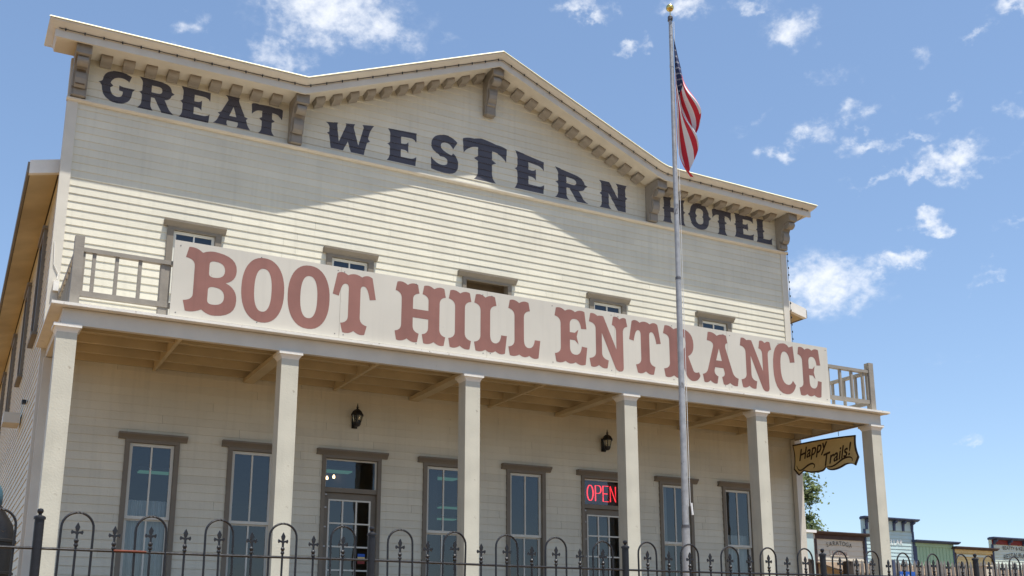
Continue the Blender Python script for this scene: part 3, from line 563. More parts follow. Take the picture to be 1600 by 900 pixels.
# ---------------------------------------------------------------- big entrance sign
SIGN = thing('entrance_sign', 'long cream signboard reading BOOT HILL ENTRANCE in faded red, fixed along the balcony railing', 'sign', (0, -2.5, -4.2))
seams = [-6.28, -3.78, -1.26, 1.25, 3.76, 6.28]
for a, b in zip(seams, seams[1:]):
    w = MB(); w.box(a+.002, b-.002, -2.530, -2.500, -4.185, -3.055); w.build('sign_panel', 'signboard', SIGN)
scr = MB(); scr.lathe([(.009, 0), (.008, .003), (.001, .004)], (0, 0, 0), 8); scr_me = scr.mesh('screw', 'poleband')
for a, b in zip(seams, seams[1:]):
    for x in (a+.07, (a+b)/2, b-.07):
        for z in (-3.12, -4.12): link('screw', scr_me, SIGN, (x + random.uniform(-.02,.02), -2.5302, z + random.uniform(-.015,.015)), (PI/2, 0, 0))
SG = {
'L': 'M 0 85 L 3 100 Q 13 104 23 97 Q 33 104 43 100 L 46 85 Q 33 83 33 72 L 33 32 Q 33 17 43 17 Q 54 17 56 33 L 68 33 L 64 1 Q 54 -4 44 3 Q 34 -4 23 3 Q 13 -3 3 0 L 0 15 Q 13 17 13 28 L 13 72 Q 13 83 0 85',
'I': 'M 0 85 L 3 100 Q 13 104 23 97 Q 33 104 43 100 L 46 85 Q 33 83 33 72 L 33 28 Q 33 17 46 15 L 43 0 Q 33 -3 23 4 Q 13 -3 3 0 L 0 15 Q 13 17 13 28 L 13 72 Q 13 83 0 85',
'H': 'M 0 85 L 3 100 Q 13 104 23 97 Q 33 104 43 100 L 46 85 Q 34 83 34 74 L 34 57 L 64 57 L 64 74 Q 64 83 52 85 L 55 100 Q 65 104 75 97 Q 85 104 95 100 L 98 85 Q 86 83 86 72 L 86 28 Q 86 17 98 15 L 95 0 Q 85 -3 75 4 Q 65 -3 55 0 L 52 15 Q 64 17 64 28 L 64 42 L 34 42 L 34 28 Q 34 17 46 15 L 43 0 Q 33 -3 23 4 Q 13 -3 3 0 L 0 15 Q 12 17 12 28 L 12 72 Q 12 83 0 85',
'E': 'M 0 85 L 3 100 Q 13 104 23 97 Q 34 104 45 97 Q 55 104 66 100 L 70 68 L 58 67 Q 56 84 45 84 Q 33 84 33 72 L 33 58 L 44 58 L 52 65 L 48 51 L 52 37 L 44 44 L 33 44 L 33 30 Q 33 17 45 17 Q 57 17 59 34 L 71 33 L 67 1 Q 56 -4 45 3 Q 34 -4 23 3 Q 13 -3 3 0 L 0 15 Q 13 17 13 28 L 13 72 Q 13 83 0 85',
'T': 'M 7 98 Q 16 104 26 97 Q 38 104 51 97 Q 61 104 70 98 L 77 62 L 66 60 Q 62 82 55 82 Q 49 82 49 74 L 49 28 Q 49 17 62 15 L 58 0 Q 48 -3 38.5 4 Q 29 -3 19 0 L 15 15 Q 28 17 28 28 L 28 74 Q 28 82 22 82 Q 15 82 11 60 L 0 62',
'B': 'M 0 84 L 4 101 Q 15 103 25 95 Q 36 101 48 99 Q 78 96 78 74 Q 78 57 62 52 Q 80 46 80 26 Q 80 0 48 -2 Q 38 -3 28 5 Q 15 -2 4 0 L 0 16 Q 14 18 14 28 L 14 72 Q 14 83 0 84 Z M 36 64 Q 36 58 44 58 Q 60 58 60 71 Q 60 84 44 84 Q 36 84 36 78 Z M 36 21 Q 36 15 44 15 Q 61 15 61 29 Q 61 43 44 43 Q 36 43 36 37',
'N': 'M 0 84 L 3 100 Q 10 103 18 97 Q 24 99 31 98 L 58 38 L 58 72 Q 58 83 49 84 L 52 100 Q 60 103 66 97 Q 74 103 80 100 L 83 85 Q 73 83 73 72 L 73 4 Q 72 -3 65 -3 Q 58 -3 55 3 L 27 66 L 27 28 Q 27 17 41 15 L 38 0 Q 29 -3 20 4 Q 11 -3 3 0 L 0 15 Q 14 17 14 28 L 14 72 Q 14 83 0 84',
'R': 'M 0 84 L 4 100 Q 15 103 25 95 Q 36 101 46 99 Q 72 96 72 70 Q 72 52 58 46 L 70 18 Q 73 13 83 17 L 86 10 Q 80 -3 66 -2 Q 56 0 52 10 L 38 42 L 34 42 L 34 28 Q 34 17 46 15 L 43 0 Q 33 -3 23 4 Q 13 -3 3 0 L 0 15 Q 14 17 14 28 L 14 72 Q 14 83 0 84 Z M 34 64 Q 34 58 42 58 Q 53 58 53 71 Q 53 84 42 84 Q 34 84 34 78',
'A': 'M 13 84 L 16 101 Q 27 104 38 96 Q 50 103 61 99 L 64 84 Q 57 84 58 74 L 74 26 Q 77 17 88 15 L 85 0 Q 76 -3 66 4 Q 57 -3 50 0 L 47 14 Q 56 17 53 26 L 51 32 L 31 32 L 29 26 Q 28 17 38 14 L 35 0 Q 27 -3 18 4 Q 10 -3 3 0 L 0 15 Q 10 17 13 26 L 28 74 Q 29 84 13 84 Z M 34 46 L 48 46 L 42 71',
'C': 'M 56 100 L 59 66 L 46 64 Q 44 86 32 86 Q 20 86 20 52 Q 20 17 38 17 Q 46 17 51 27 L 59 18 Q 52 -3 32 -3 Q 0 -3 0 50 Q 0 103 31 103 Q 40 103 45 96'}
SG = {k: path(v.replace(' Z ', ' ')) for k, v in SG.items()}
def sel(cx, cy, a, b, e=2.25, n=44):
    return [(cx + a*math.copysign(abs(math.cos(t))**(2/e), math.cos(t)), cy + b*math.copysign(abs(math.sin(t))**(2/e), math.sin(t))) for t in [2*PI*i/n for i in range(n)]]
SG['O'] = [sel(33.5, 50, 33.5, 52.5), sel(33.5, 50, 13.5, 35, 2.4)]
lay = [('B',-6.111,-5.357),('O',-5.296,-4.656),('O',-4.602,-3.95),('T',-3.905,-3.204),None,('H',-2.879,-2.009),('I',-1.956,-1.55),('L',-1.496,-.892),('L',-.865,-.256),None,('E',.026,.674),('N',.717,1.518),('T',1.551,2.235),('R',2.291,3.102),('A',3.159,3.995),('N',4.062,4.827),('C',4.855,5.407),('E',5.494,6.08)]
for it in lay:
    if it is None: continue
    mb = MB(); ch, x0, x1 = it; L0 = SG[ch]; mx = max(p[0] for L in L0 for p in L)
    mb.prism([[(x0 + (x1-x0)*p[0]/mx, -4.088 + .95*p[1]/100) for p in L] for L in L0], 2.5315, 2.5315, FRONT, sides=False); mb.build('painted_letter', 'signred', SIGN)

# ---------------------------------------------------------------- hanging sign at the porch end
HS = thing('hanging_sign', 'small tan wooden sign reading Happy Trails! hung below the porch end beam', 'sign', (7.53, -1.03, -4.45))
ol = path('M 0 0 Q 90 5 183 0 Q 178 -25 188 -47 L 178 -64 Q 168 -56 150 -60 Q 120 -72 103 -66 Q 98 -63 95 -58 Q 90 -68 78 -68 Q 50 -70 28 -62 L 13 -70 L 0 -56 Q 8 -30 0 0')[0]
def HM(u, v, d): return (7.53 - d, -.10 - u*.01*1.0, -4.53 + v*.0098 - u*.0004)
def inset(L, k): cx = sum(p[0] for p in L)/len(L); cy = -34; return [(cx + (p[0]-cx)*k, cy + (p[1]-cy)*(k-.06)) for p in L]
w = MB(); w.prism([ol[::-1]], .0, .03, HM); w.build('sign_edge', 'hangtrim', HS)
w = MB(); w.prism([inset(ol, .965)[::-1]], .031, .031, HM, sides=False); w.build('sign_face', 'hangboard', HS)
w = MB()
for ox, oy in ((0, 0), (1, 0), (0, .8), (1, .8), (.5, -.4)):
    dd = .033 + .0002*(ox + 2.3*oy + 3.1)
    text_mesh(w, 'Happy', lambda u, v, d: HM(58 + u*.92 + ox, -30 + v + u*.20 + oy, dd), 35, .3); text_mesh(w, 'Trails!', lambda u, v, d: HM(126 + u*.88 + ox, -49 + v + u*.20 + oy, dd), 37, .3)
def stroke(pts, wd): 
    P = [Vector(p) for p in pts]; A = []; B = []
    for i, p in enumerate(P):
        d = (P[min(i+1, len(P)-1)] - P[max(i-1, 0)]).normalized(); nrm = Vector((-d.y, d.x)); t = i/(len(P)-1); ww = wd*(.35+.65*math.sin(PI*t)); A.append(p+nrm*ww); B.append(p-nrm*ww)
    n = len(P)
    for i in range(n-1): w.add([HM(*A[i], .0335), HM(*A[i+1], .0335), HM(*B[i+1], .0335), HM(*B[i], .0335)], [(0,3,2,1)])
stroke([(10,-48)] + q2((10,-48), (14,-66), (34,-55), 8) + q2((34,-55), (58,-42), (64,-52), 8) + q2((64,-52), (64,-56), (60,-58), 4), 2)
stroke([(100,-58)] + q2((100,-58), (110,-64), (132,-53), 8) + q2((132,-53), (152,-42), (166,-45), 8) + q2((166,-45), (174,-48), (170,-54), 5), 2)
w.build('sign_lettering', 'hangtrim', HS)
for y in (-.34, -1.45):
    w = MB(); w.tube([(7.53, y, -4.425), (7.53, y, -4.545)], .006, 6); w.build('hanger', 'black', HS)
w = MB(); w.tube([(7.53, -.16, -4.432), (7.53, -2.2, -4.432)], .013, 8); w.build('hanger_rod', 'rail', HS)

# ---------------------------------------------------------------- wall lanterns
def lantern(x, label):
    t = thing('wall_lantern', label, 'lantern', (x, -.02, -5.0), 'lanterns on the porch wall'); c = (x, -.17, -4.85)
    w = MB(); w.box(x-.05, x+.05, -.04, -.022, -5.06, -4.80); w.tube([(x, -.03, -5.02), (x, -.08, -5.05), (x, -.14, -5.03), (x, -.17, -4.995)], .014, 6); w.build('wall_bracket', 'black', t)
    w = MB(); w.lathe([(.118, 0), (.115, .02), (.085, .075), (.05, .105), (.02, .12), (.012, .14), (.03, .15), (.012, .165), (.008, .2), (.001, .225)], (c[0], c[1], -4.855), 6); w.build('lamp_cap', 'black', t)
    w = MB(); w.lathe([(.062, -.12), (.09, -.001)], (c[0], c[1], -4.856), 6); w.build('lamp_glass', 'lampglass', t)
    w = MB()
    for k in range(6): a = 2*PI*k/6; w.tube([(c[0]+.064*math.cos(a), c[1]+.064*math.sin(a), -4.98), (c[0]+.095*math.cos(a), c[1]+.095*math.sin(a), -4.855)], .006, 4)
    w.build('lamp_frame', 'black', t)
    w = MB(); w.lathe([(.015, -.075), (.05, -.06), (.07, -.02), (.07, 0)], (c[0], c[1], -4.976), 6); w.build('lamp_base', 'black', t)
lantern(-2.60, 'black hexagonal wall lantern above the glazed door without a neon sign')
lantern(2.60, 'black hexagonal wall lantern above the door with the red neon sign')

# ---------------------------------------------------------------- neon OPEN
NS = thing('neon_sign', 'red neon OPEN sign glowing behind the transom glass', 'neon sign', (2.6, .1, -6.05))
w = MB(); w.box(2.17, 3.05, .115, .125, -6.10, -5.66); w.build('backing_panel', 'dark', NS)
NX0, NX1, NZ0, NZ1 = 2.272, 2.955, -6.035, -5.715
def NP(pts): return [(NX0 + p[0]*(NX1-NX0)/100, .095, NZ0 + p[1]*(NZ1-NZ0)/100) for p in pts]
nl = [[[ (11 + 10*math.cos(R(a)), 50 + 48*math.sin(R(a))) for a in range(0, 361, 20)]], [[(29,2),(29,98),(40,98)] + q2((40,98),(48,96),(48,74),6) + q2((48,74),(48,52),(40,50),6) + [(30,50)]], [[(73,98),(55,98),(55,2),(74,2)], [(55,50),(70,50)]], [[(80,2),(80,98),(98,2),(98,98)]]]
for L in nl:
    w = MB()
    for P in L:
        for dx in (-.006, .006): w.tube([(x+dx, y, z) for x, y, z in NP(P)], .006, 6)
    w.build('neon_letter', 'neon', NS)

# ---------------------------------------------------------------- things seen through the glass
for (x, y, z) in [(-.98, 4.95, -5.02), (1.15, 4.85, -5.02), (4.95, 13.0, -5.02), (4.1, 10.1, -5.02), (-4.6, 7.0, -5.02), (2.0, 8.0, -5.02)]:
    t = thing('ceiling_light', 'green white fluorescent tube fitting on the ceiling behind the window glass', 'ceiling light', (x, y, z), 'fluorescent fittings inside')
    w = MB(); w.box(-.52, .52, -.17, .17, -.03, .05); w.build('fitting', 'white', t, (x, y, z)); w = MB(); w.box(-.5, .5, -.15, .15, -.06, -.031); w.build('tube', 'tube', t, (x, y, z))
for i, (x, y) in enumerate([(-1.07, 6.05), (-.99, 5.80)]):
    t = thing('light_bulb', ('warm glowing bulb behind the door transom, left one of the pair', 'warm glowing bulb behind the door transom, right one of the pair')[i], 'light bulb', (x, y, -5.0), 'glowing bulbs behind the transom')
    w = MB(); w.lathe([(.001,-.045),(.026,-.035),(.032,-.01),(.022,.02),(.015,.04)], (x, y, -5.05), 10); w.build('bulb', 'bulbwarm', t, smooth=True); w = MB(); w.lathe([(.018,0),(.018,.05)], (x, y, -5.008), 8); w.build('socket', 'black', t)
def curtain(x0, x1, z0, z1, label, y=.16, n=60):
    m = MB(); vs = [(x0+(x1-x0)*i/n, y + .018*math.sin(i*1.1) + .01*math.sin(i*.37+1), z) for z in (z0, z1) for i in range(n+1)]
    m.add(vs, [(i, i+1, n+2+i, n+1+i) for i in range(n)]); tag(m.build('curtain', 'curtain', smooth=True), label, 'curtain')
curtain(-6.30, -5.63, -8.0, -6.50, 'pale gathered cafe curtain covering the lower half of the end window by the bare corner')
curtain(4.02, 4.22, -8.0, -5.6, 'narrow pale curtain drawn to one side of the window behind the flagpole')
curtain(5.63, 6.30, -8.0, -6.55, 'pale half curtain in the window next to the hanging sign')

# ---------------------------------------------------------------- string of lights along the cornice
SL = thing('string_lights', 'thin cord of small dark bulbs strung along the cornice and down the corner', 'string lights', (0, -.6, 1.2))
cord = MB(); pts = []; x = -8.0
while x <= 8.05: pts.append((x, -.605, roofz(x) - .128)); x += .12
cord.tube(pts, .006, 5); cord.tube([(7.755, -.045, z) for z in (.7, .2, -.5, -1.4, -2.4, -3.2)], .005, 5)
cord.tube([(7.95, -.60, roofz(7.95)-.13), (7.85, -.4, .72), (7.76, -.06, .60)], .005, 5)
cord.build('cord', 'black', SL)
bm_ = MB(); bm_.lathe([(.001,-.034),(.010,-.028),(.013,-.012),(.009,.008),(.008,.016),(.001,.018)], (0,0,0), 8); bulb_me = bm_.mesh('bulb', 'black', True)
x = -7.9; k = 0
while x < 8.0: link('bulb', bulb_me, SL, (x, -.618, roofz(x) - .130)); x += .29
for i in range(22): link('bulb', bulb_me, SL, (7.768, -.05, .5 - .17*i))

# ---------------------------------------------------------------- flagpole and flag
FP = thing('flagpole', 'tall silver metal flagpole with a gold ball standing before the porch', 'flagpole', (-.04, -6, gz(0, -6)))
def px(z): return .052 - .0097*(.43 - z)
w = MB(); w.tube([(px(-9), -6, gz(0,-6)-.1), (px(-7.17), -6, -7.17)], .054, 20); w.tube([(px(-7.169), -6, -7.169), (px(-3.68), -6, -3.68)], [.043, .038], 20); w.tube([(px(-3.679), -6, -3.679), (px(.42), -6, .42)], [.034, .026], 20); w.build('pole', 'steel', FP, smooth=True)
for z, r in ((-7.17, .057), (-3.68, .040), (-2.55, .0355), (-.35, .031)):
    w = MB(); w.lathe([(r, -.02), (r, .02)], (px(z), -6, z), 20); w.build('joint_band', 'steel' if z > -3 else 'poleband', FP, smooth=True)
w = MB(); w.lathe([(.030, 0), (.038, .02), (.038, .07), (.026, .085)], (px(.40), -6, .40), 16); w.tube([(px(.43)-.0, -6.05, .43), (px(.43), -5.95, .43)], .015); w.build('pulley_cap', 'poleband', FP)
w = MB(); w.tube([(px(.48), -6, .48), (px(.6), -6, .575)], .008); w.lathe([(.058*math.sin(PI*i/12)+.0005, .625 - .058*math.cos(PI*i/12)) for i in range(13)], (px(.6), -6, 0), 20); w.build('ball_finial', 'gold', FP, smooth=True)
w = MB(); w.tube([(px(.43)+.05, -6.02, .40), (px(-2)+.055, -6.03, -2), (px(-5)+.062, -6.03, -5), (px(-6.9)+.05, -6.05, -6.9)], .004, 5); w.tube([(px(.43)+.042, -5.99, .40), (px(-6.9)+.06, -6.0, -6.9)], .004, 5); w.build('halyard', 'white', FP)
w = MB(); w.tube([(px(-6.9)+.06, -6.06, -6.86), (px(-6.9)+.068, -6.07, -7.02)], .014, 6); w.build('cleat', 'white', FP)
def flag_pt(s, t):
    z0 = .14; x0 = px(z0) + .036; a = min(1, s/.9)
    out = (.03 + .245*(1-t)**.9) * a**1.25 + (.05 + .16*t)*s**2.2 + .034*math.sin(13*t + 5*s)*a + .022*math.sin(9*s + 3*t)*a
    y = -6.02 + .11*math.sin(12.5*t + 3.5*s + .6)*a + .08*math.sin(6*s - 2*t)*a - .12*min(1, s*3)*(1-t)
    z = z0 - .93*t - (1.38*s**.92 + .06*math.sin(5*s+3*t)*s) * (1 - .07*t) - .06*math.sin(9*t)*s
    return (x0 + out*.74, y, z)
ns, nt_ = 116, 91; m = MB(); m.v = [flag_pt(i/ns, j/nt_) for j in range(nt_+1) for i in range(ns+1)]
for j in range(nt_):
    for i in range(ns):
        st = j*13//nt_; mi = 0 if st % 2 == 0 else 1
        if i < ns*.4 and st < 7:
            mi = 2; uu = i/(ns*.4)*12; vv = j/(nt_*7/13)*10; a, b = round(uu), round(vv)
            if 1 <= a <= 11 and 1 <= b <= 9 and (a+b) % 2 == 0 and (uu-a)**2*1.4 + (vv-b)**2 < .05: mi = 1
        o = j*(ns+1)+i; m.f.append([o, o+ns+1, o+ns+2, o+1]); m.m.append(mi); m.t.append(1.0)
FLG = m.build('flag', ['flagred', 'flagwhite', 'flagblue'], None, smooth=True)
tag(FLG, 'limp red and white striped flag with dark blue canton hanging from the pole', 'flag')

# ---------------------------------------------------------------- black iron fence in front
FN = thing('iron_fence', 'black wrought iron fence with hooped tops and spear points along the pavement', 'fence', (-3.3, -9.41, -8.97))
fp = [(-10.62, -9.90, -7.74), (-8.19, -9.68, -7.742), (-5.76, -9.46, -7.732), (-3.32, -9.41, -7.74), (-.88, -9.35, -7.722), (1.56, -9.22, -7.682), (3.99, -9.06, -7.66)]
pm = MB(); pm.lathe([(.031, -1.25), (.031, -.075), (.038, -.074), (.038, -.058), (.030, -.052), (.012, -.046), (.011, -.038), (.018, -.03), (.021, -.018), (.017, -.006), (.001, 0)], (0,0,0), 14); fpost = pm.mesh('fence_post', 'iron', True)
am = MB(); r = .105; am.tube([(-r, 0, -1.1), (-r, 0, -r-.02)] + [(-r*math.cos(a), 0, -r-.01 + r*math.sin(a)) for a in [PI*i/14 for i in range(1, 14)]] + [(r, 0, -r-.02), (r, 0, -1.1)], .0085, 8); arch_me = am.mesh('hoop', 'iron', True)
sp = MB(); sp.tube([(0,0,-1.02), (0,0,-.115)], .0085, 8); sp.lathe([(.0085,-.165),(.015,-.158),(.015,-.15),(.010,-.14),(.016,-.128),(.016,-.12),(.009,-.11)], (0,0,0), 8)
sp.prism([[(0,.0),(-.016,-.032),(-.010,-.055),(-.004,-.062),(-.022,-.060),(-.036,-.052),(-.040,-.066),(-.034,-.082),(-.026,-.076),(-.014,-.074),(-.007,-.082),(-.007,-.118),(.007,-.118),(.007,-.082),(.014,-.074),(.026,-.076),(.034,-.082),(.040,-.066),(.036,-.052),(.022,-.060),(.004,-.062),(.010,-.055),(.016,-.032)]], -.006, .006, lambda u, v, d: (u, d, v)); spear_me = sp.mesh('spear_picket', 'iron')
for k, p in enumerate(fp): link('fence_post', fpost, FN, p)
for k in range(len(fp)-1):
    a, b = Vector(fp[k]), Vector(fp[k+1]); d = b - a; ang = math.atan2(d.y, d.x)
    for zz in (-.265, -1.02):
        w = MB(); w.tube([a + d*.012 + Vector((0,0,zz)), a + d*.5 + Vector((0,0,zz-.004)), b - d*.012 + Vector((0,0,zz))], .0095, 8); w.build('fence_rail', 'iron', FN, smooth=True)
    for i in range(5): c = a + d*((i+.5)/5); link('hoop', arch_me, FN, (c.x, c.y, c.z-.006 + random.uniform(-.006,.006)), (random.uniform(-.02,.02), random.uniform(-.014,.014), ang + random.uniform(-.06,.06))); link('spear_picket', spear_me, FN, (c.x, c.y-.002, c.z-.085 + random.uniform(-.006,.004)), (0, random.uniform(-.012,.012), ang))
    for i in range(1, 5): c = a + d*(i/5); link('spear_picket', spear_me, FN, (c.x, c.y-.002, c.z-.092 + random.uniform(-.006,.004)), (0, random.uniform(-.012,.012), ang))
w = MB(); a, b = Vector(fp[1]), Vector(fp[2]); d = b-a
w.tube([a + d*.20 + Vector((0,-.011,-.263)), a + d*.29 + Vector((0,-.011,-.264))], .0065, 8); w.build('rust_patch', 'rust', FN)
# barrel by the side wall
BR = thing('litter_barrel', 'dark barrel with a teal domed lid by the corner of the hotel', 'barrel', (-8.36, -5, -8.36))
w = MB(); w.lathe([(.29,0),(.32,.05),(.345,.33),(.36,.335),(.36,.36),(.345,.365),(.345,.66),(.36,.665),(.36,.69),(.345,.70),(.31,.86),(.24,.97),(.20,1.03),(.19,1.05)], (-8.42,-5,-8.30), 22); w.build('body', 'barrel', BR, smooth=True)
w = MB(); w.lathe([(.17,1.052),(.185,1.07),(.185,1.16),(.175,1.22),(.15,1.27),(.09,1.30),(.001,1.31)], (-8.42,-5,-8.30), 22); w.build('lid', 'teal', BR, smooth=True)

# ---------------------------------------------------------------- picket fence and posts beyond the porch
PF = thing('picket_fence', 'weathered grey wooden picket fence with pointed tops beyond the porch', 'fence', (14, 1, -8.45))
pk = MB(); pk.prism([[(-.042,-1.6),(.042,-1.6),(.042,-.10),(.0,0),(-.042,-.10)]], -.01, .01, lambda u, v, d: (u, -d, v)); pk_me = pk.mesh('picket', 'picketwood')
x = 10.22
while x < 20: link('picket', pk_me, PF, (x + random.uniform(-.01,.01), 1, -6.86 + (x-10)*.018 + random.uniform(-.03,.02)), (0, random.uniform(-.02,.02), 0)); x += .135
for z in (-7.35, -8.15):
    w = MB(); w.prism([(10.1, z-.045), (20, z+.13), (20, z+.22), (10.1, z+.045)], -1.05, -1.015, FRONT); w.build('fence_rail', 'picketwood', PF)
for i, x in enumerate((8.81, 10.03)):
    w = MB(); w.box(-.085, .085, -.085, .085, -8.6, -6.93); w.lathe([(.085*1.414,0),(.04,.035)], (0,0,-6.93), 4)
    tag(w.build('wooden_post', 'postwood', None, (x, 1, 0)), ('square dark timber gatepost nearest the hotel corner', 'square dark timber gatepost at the end of the picket fence')[i], 'post', 'dark timber gateposts')
w = MB(); w.box(-.11, .11, -.11, .11, -8.6, -6.93); w.box(-.13,.13,-.13,.13,-6.9295,-6.90); tag(w.build('fence_pillar', 'st_beige', None, (14.42, .7, 0)), 'pale square pillar among the grey pickets', 'pillar')
BS = thing('notice_sign', 'small blue notice board with white letters fixed in front of the picket fence', 'sign', (11.75, .8, -8.45))
w = MB(); w.box(11.50, 12.02, .80, .82, -7.75, -7.12); w.build('sign_board', 'bluesign', BS)
w = MB(); text_mesh(w, 'No Pets', lambda u, v, d: (11.76+u, .798, -7.30+v), .15); w.build('sign_lettering', 'white', BS)
w = MB(); w.box(11.28, 11.36, .80, .88, -8.5, -6.86); w.build('sign_post', 'st_navy', BS); w = MB(); w.box(11.36, 12.05, .83, .87, -7.35, -7.27); w.build('sign_arm', 'st_navy', BS)

# ---------------------------------------------------------------- false-front shops of the old street
YS = 30
def shop(name, label, x0, x1, zt, wall, trim, frieze, fh=.55, batten=False, brackets=0, lap=.22, y=YS, depth=8, roofp=True):
    t = thing(name, label, 'shop', ((x0+x1)/2, y, -8.45))
    w = MB()
    zb = -8.5
    if batten:
        w.box(x0, x1, y, y+.25, zb, zt-.1); w.box(x0, x1, y+.251, y+depth, zb, -4.7)
        n = int((x1-x0)/.3)
        for k in range(n+1): xx = x0 + .05 + (x1-x0-.1)*k/n; w.box(xx-.025, xx+.025, y-.025, y-.001, zb, zt-fh)
    else:
        w.box(x0, x1, y+.03, y+.28, zb, zt-.1); w.box(x0, x1, y+.281, y+depth, zb, -4.7); z = zb
        while z < zt - .1:
            z2 = min(z+lap, zt-.1); w.add([(x0,y,z),(x1,y,z),(x1,y+.028,z2),(x0,y+.028,z2)], [(0,1,2,3)]); w.add([(x0,y+.028,z),(x1,y+.028,z),(x1,y,z),(x0,y,z)], [(0,1,2,3)]); z = z2
    w.build('wall', wall, t)
    w = MB(); w.prism([(0,-.02),(.42,-.02),(.42,-.08),(.30,-.14),(.20,-.18),(0,-.18)][::-1], x0-.30, x1+.30, lambda u, v, d: (d, y-u, zt+v)); w.box(x0-.05, x1+.05, y+.001, y+.3, zt-.17, zt-.03)
    w.build('cornice', trim, t)
    w = MB(); w.box(x0-.02, x1+.02, y-.05, y-.002, zt-fh, zt-.181); w.build('frieze', frieze, t)
    for k in range(brackets):
        xx = x0 + .12 + (x1-x0-.24)*k/(brackets-1); w = MB(); w.prism([(0,-.02),(.30,-.02),(.28,-.12),(.10,-.20),(.06,-fh+.15),(0,-fh+.18)][::-1], xx-.08, xx+.08, lambda u, v, d: (d, y-.051-u, zt-.18+v)); w.build('bracket', trim, t)
    for xx in (x0, x1): 
        w = MB(); w.box(xx-.07, xx+.07, y-.04, y+.04, zb, zt-fh-.001); w.build('corner_board', trim if wall != 'st_beige' else 'st_brown', t)
    if roofp:
        w = MB(); w.prism([(0,-4.42),(2.4,-5.15),(2.4,-5.23),(0,-4.50)][::-1], x0-.05, x1+.05, lambda u, v, d: (d, y-.01-u, v))
        w.build('awning_roof', 'shingle', t)
        for xx in (x0+.15, (x0+x1)/2, x1-.15): w = MB(); w.box(xx-.06, xx+.06, y-2.3, y-2.18, zb, -5.19); w.build('awning_post', trim, t)
        for xx in (x0 + (x1-x0)*.25, x0 + (x1-x0)*.75):
            w = MB(); w.box(xx-.5, xx+.5, y-.06, y-.002, -7.6, -5.6); f = w.build('window', trim, t); w = MB(); w.box(xx-.42, xx+.42, y-.065, y-.061, -7.5, -5.7); w.build('pane', 'dark', f)
    return t
t = shop('saloon_building', 'beige saloon front with dark brown cornice behind the gateposts', 37.15, 41.1, -2.62, 'st_beige', 'st_brown', 'st_brown', .44, lap=.3)
w = MB(); word = 'SARATOGA'
for i, ch in enumerate(word):
    u = (i-3.5)*.262; text_mesh(w, ch, lambda a, b, d, u=u: (39.0+u+a*math.cos(-u*.25)-b*math.sin(-u*.25)*1, YS-.035, -3.40 - .13*u*u + b), .36)
w.build('lettering', 'st_ink', t)
w = MB(); w.box(38.25, 39.75, YS-.03, YS-.008, -4.06, -3.72); w.build('name_board', 'st_beige', t)
w = MB(); text_mesh(w, 'SALOON', lambda a, b, d: (39.0+a, YS-.034, -4.00+b), .31); w.build('lettering', 'st_rust', t)
t = shop('cellar_building', 'tall pale blue shop front with navy bracketed cornice behind the corner post', 41.25, 45.45, -1.52, 'st_blue', 'st_navy', 'st_blue', .78, brackets=6)
w = MB(); text_mesh(w, 'OLD CELLAR', lambda a, b, d: (43.1+a, YS-.03, -3.17+b), .47); w.build('lettering', 'white', t)
shop('green_shop', 'pale green board and batten shop front between blue and yellow shops', 45.6, 49.05, -2.80, 'st_green', 'st_navy', 'st_green', .4, batten=True)
t = shop('yellow_shop', 'low yellow clapboard shop front beside the green shop', 49.2, 52.75, -3.08, 'st_yellow', 'st_brown', 'st_yellow', .4)
w = MB(); w.box(49.3, 52.2, YS-.05, YS-.01, -3.72, -3.58); w.build('trim_band', 'st_mint', t)
t = shop('restaurant_building', 'pale mint restaurant front with dark red frieze and dark brackets', 52.9, 60.5, -2.32, 'st_mint', 'st_navy', 'st_red', .48, brackets=6)
w = MB(); text_mesh(w, 'BEATTY & KELLEY', lambda a, b, d: (55.25+a, YS-.03, -3.13+b), .345); text_mesh(w, 'RESTAURANT', lambda a, b, d: (55.3+a, YS-.03, -3.62 - .10*a*a + b), .46); w.build('lettering', 'st_ink', t)
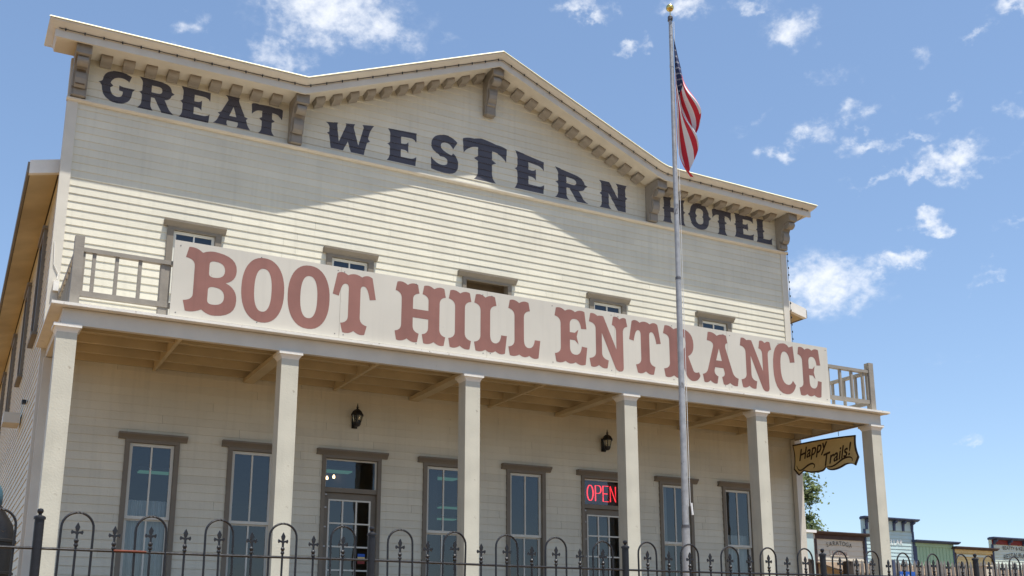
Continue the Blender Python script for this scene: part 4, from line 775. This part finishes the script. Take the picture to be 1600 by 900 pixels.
t = thing('garden_shed', 'small pale blue shed with a white roof edge beside the saloon', 'shed', (33.4, 27.5, -8.45))
w = MB(); w.box(32.4, 34.2, 27.1, 28.4, -8.5, -3.08); w.build('wall', 'st_blue', t); w = MB(); w.box(32.2, 34.38, 27.0, 28.5, -3.079, -2.93); w.build('roof', 'white', t)

# ---------------------------------------------------------------- tree
def tree(label, x, y, zb, h, rad, n, seed):
    rnd = random.Random(seed); t = thing('broadleaf_tree', label, 'tree', (x, y, zb)); tr = MB(); tips = []
    tr.tube([(x, y, zb), (x+.1, y, zb+h*.25), (x-.1, y+.1, zb+h*.5), (x, y, zb+h*.85)], [.3, .22, .15, .04], 9)
    for k in range(30):
        a = rnd.uniform(0, 2*PI); z0 = zb + h*rnd.uniform(.28, .72); L = rad*rnd.uniform(.5, 1.05)*(1.15 - .55*(z0-zb)/h)
        e = Vector((x + L*math.cos(a), y + L*math.sin(a), z0 + h*rnd.uniform(.10, .26))); s = Vector((x, y, z0)); mid = (s+e)/2 + Vector((0,0,.3))
        tr.tube([s, mid, e], [.09, .05, .015], 5); tips += [e, mid, (mid+e)/2]
    tips += [Vector((x+rnd.uniform(-.5,.5), y+rnd.uniform(-.5,.5), zb+h*f)) for f in (.8, .88, .94, .98)]
    tr.build('trunk', 'bark', t, smooth=True); cr = MB()
    for k in range(n):
        c = rnd.choice(tips); r = rnd.gauss(0, .42); d = Vector((rnd.gauss(0,1), rnd.gauss(0,1), rnd.gauss(0,.8))).normalized(); p = c + d*abs(r)*1.3
        s = rnd.uniform(.08, .17); u = Vector((rnd.gauss(0,1), rnd.gauss(0,1), rnd.gauss(0,.6))).normalized(); v = u.cross(Vector((rnd.gauss(0,1), rnd.gauss(0,1), rnd.gauss(0,1)))).normalized()
        cr.add([p-u*s, p-v*s*.55, p+u*s, p+v*s*.55], [(0,1,2,3)])
    cr.build('crown', 'leaf', t)
tree('green leafy tree rising behind the corner of the hotel', 40.4, 36.5, -8.45, 10.3, 3.1, 21000, 3)
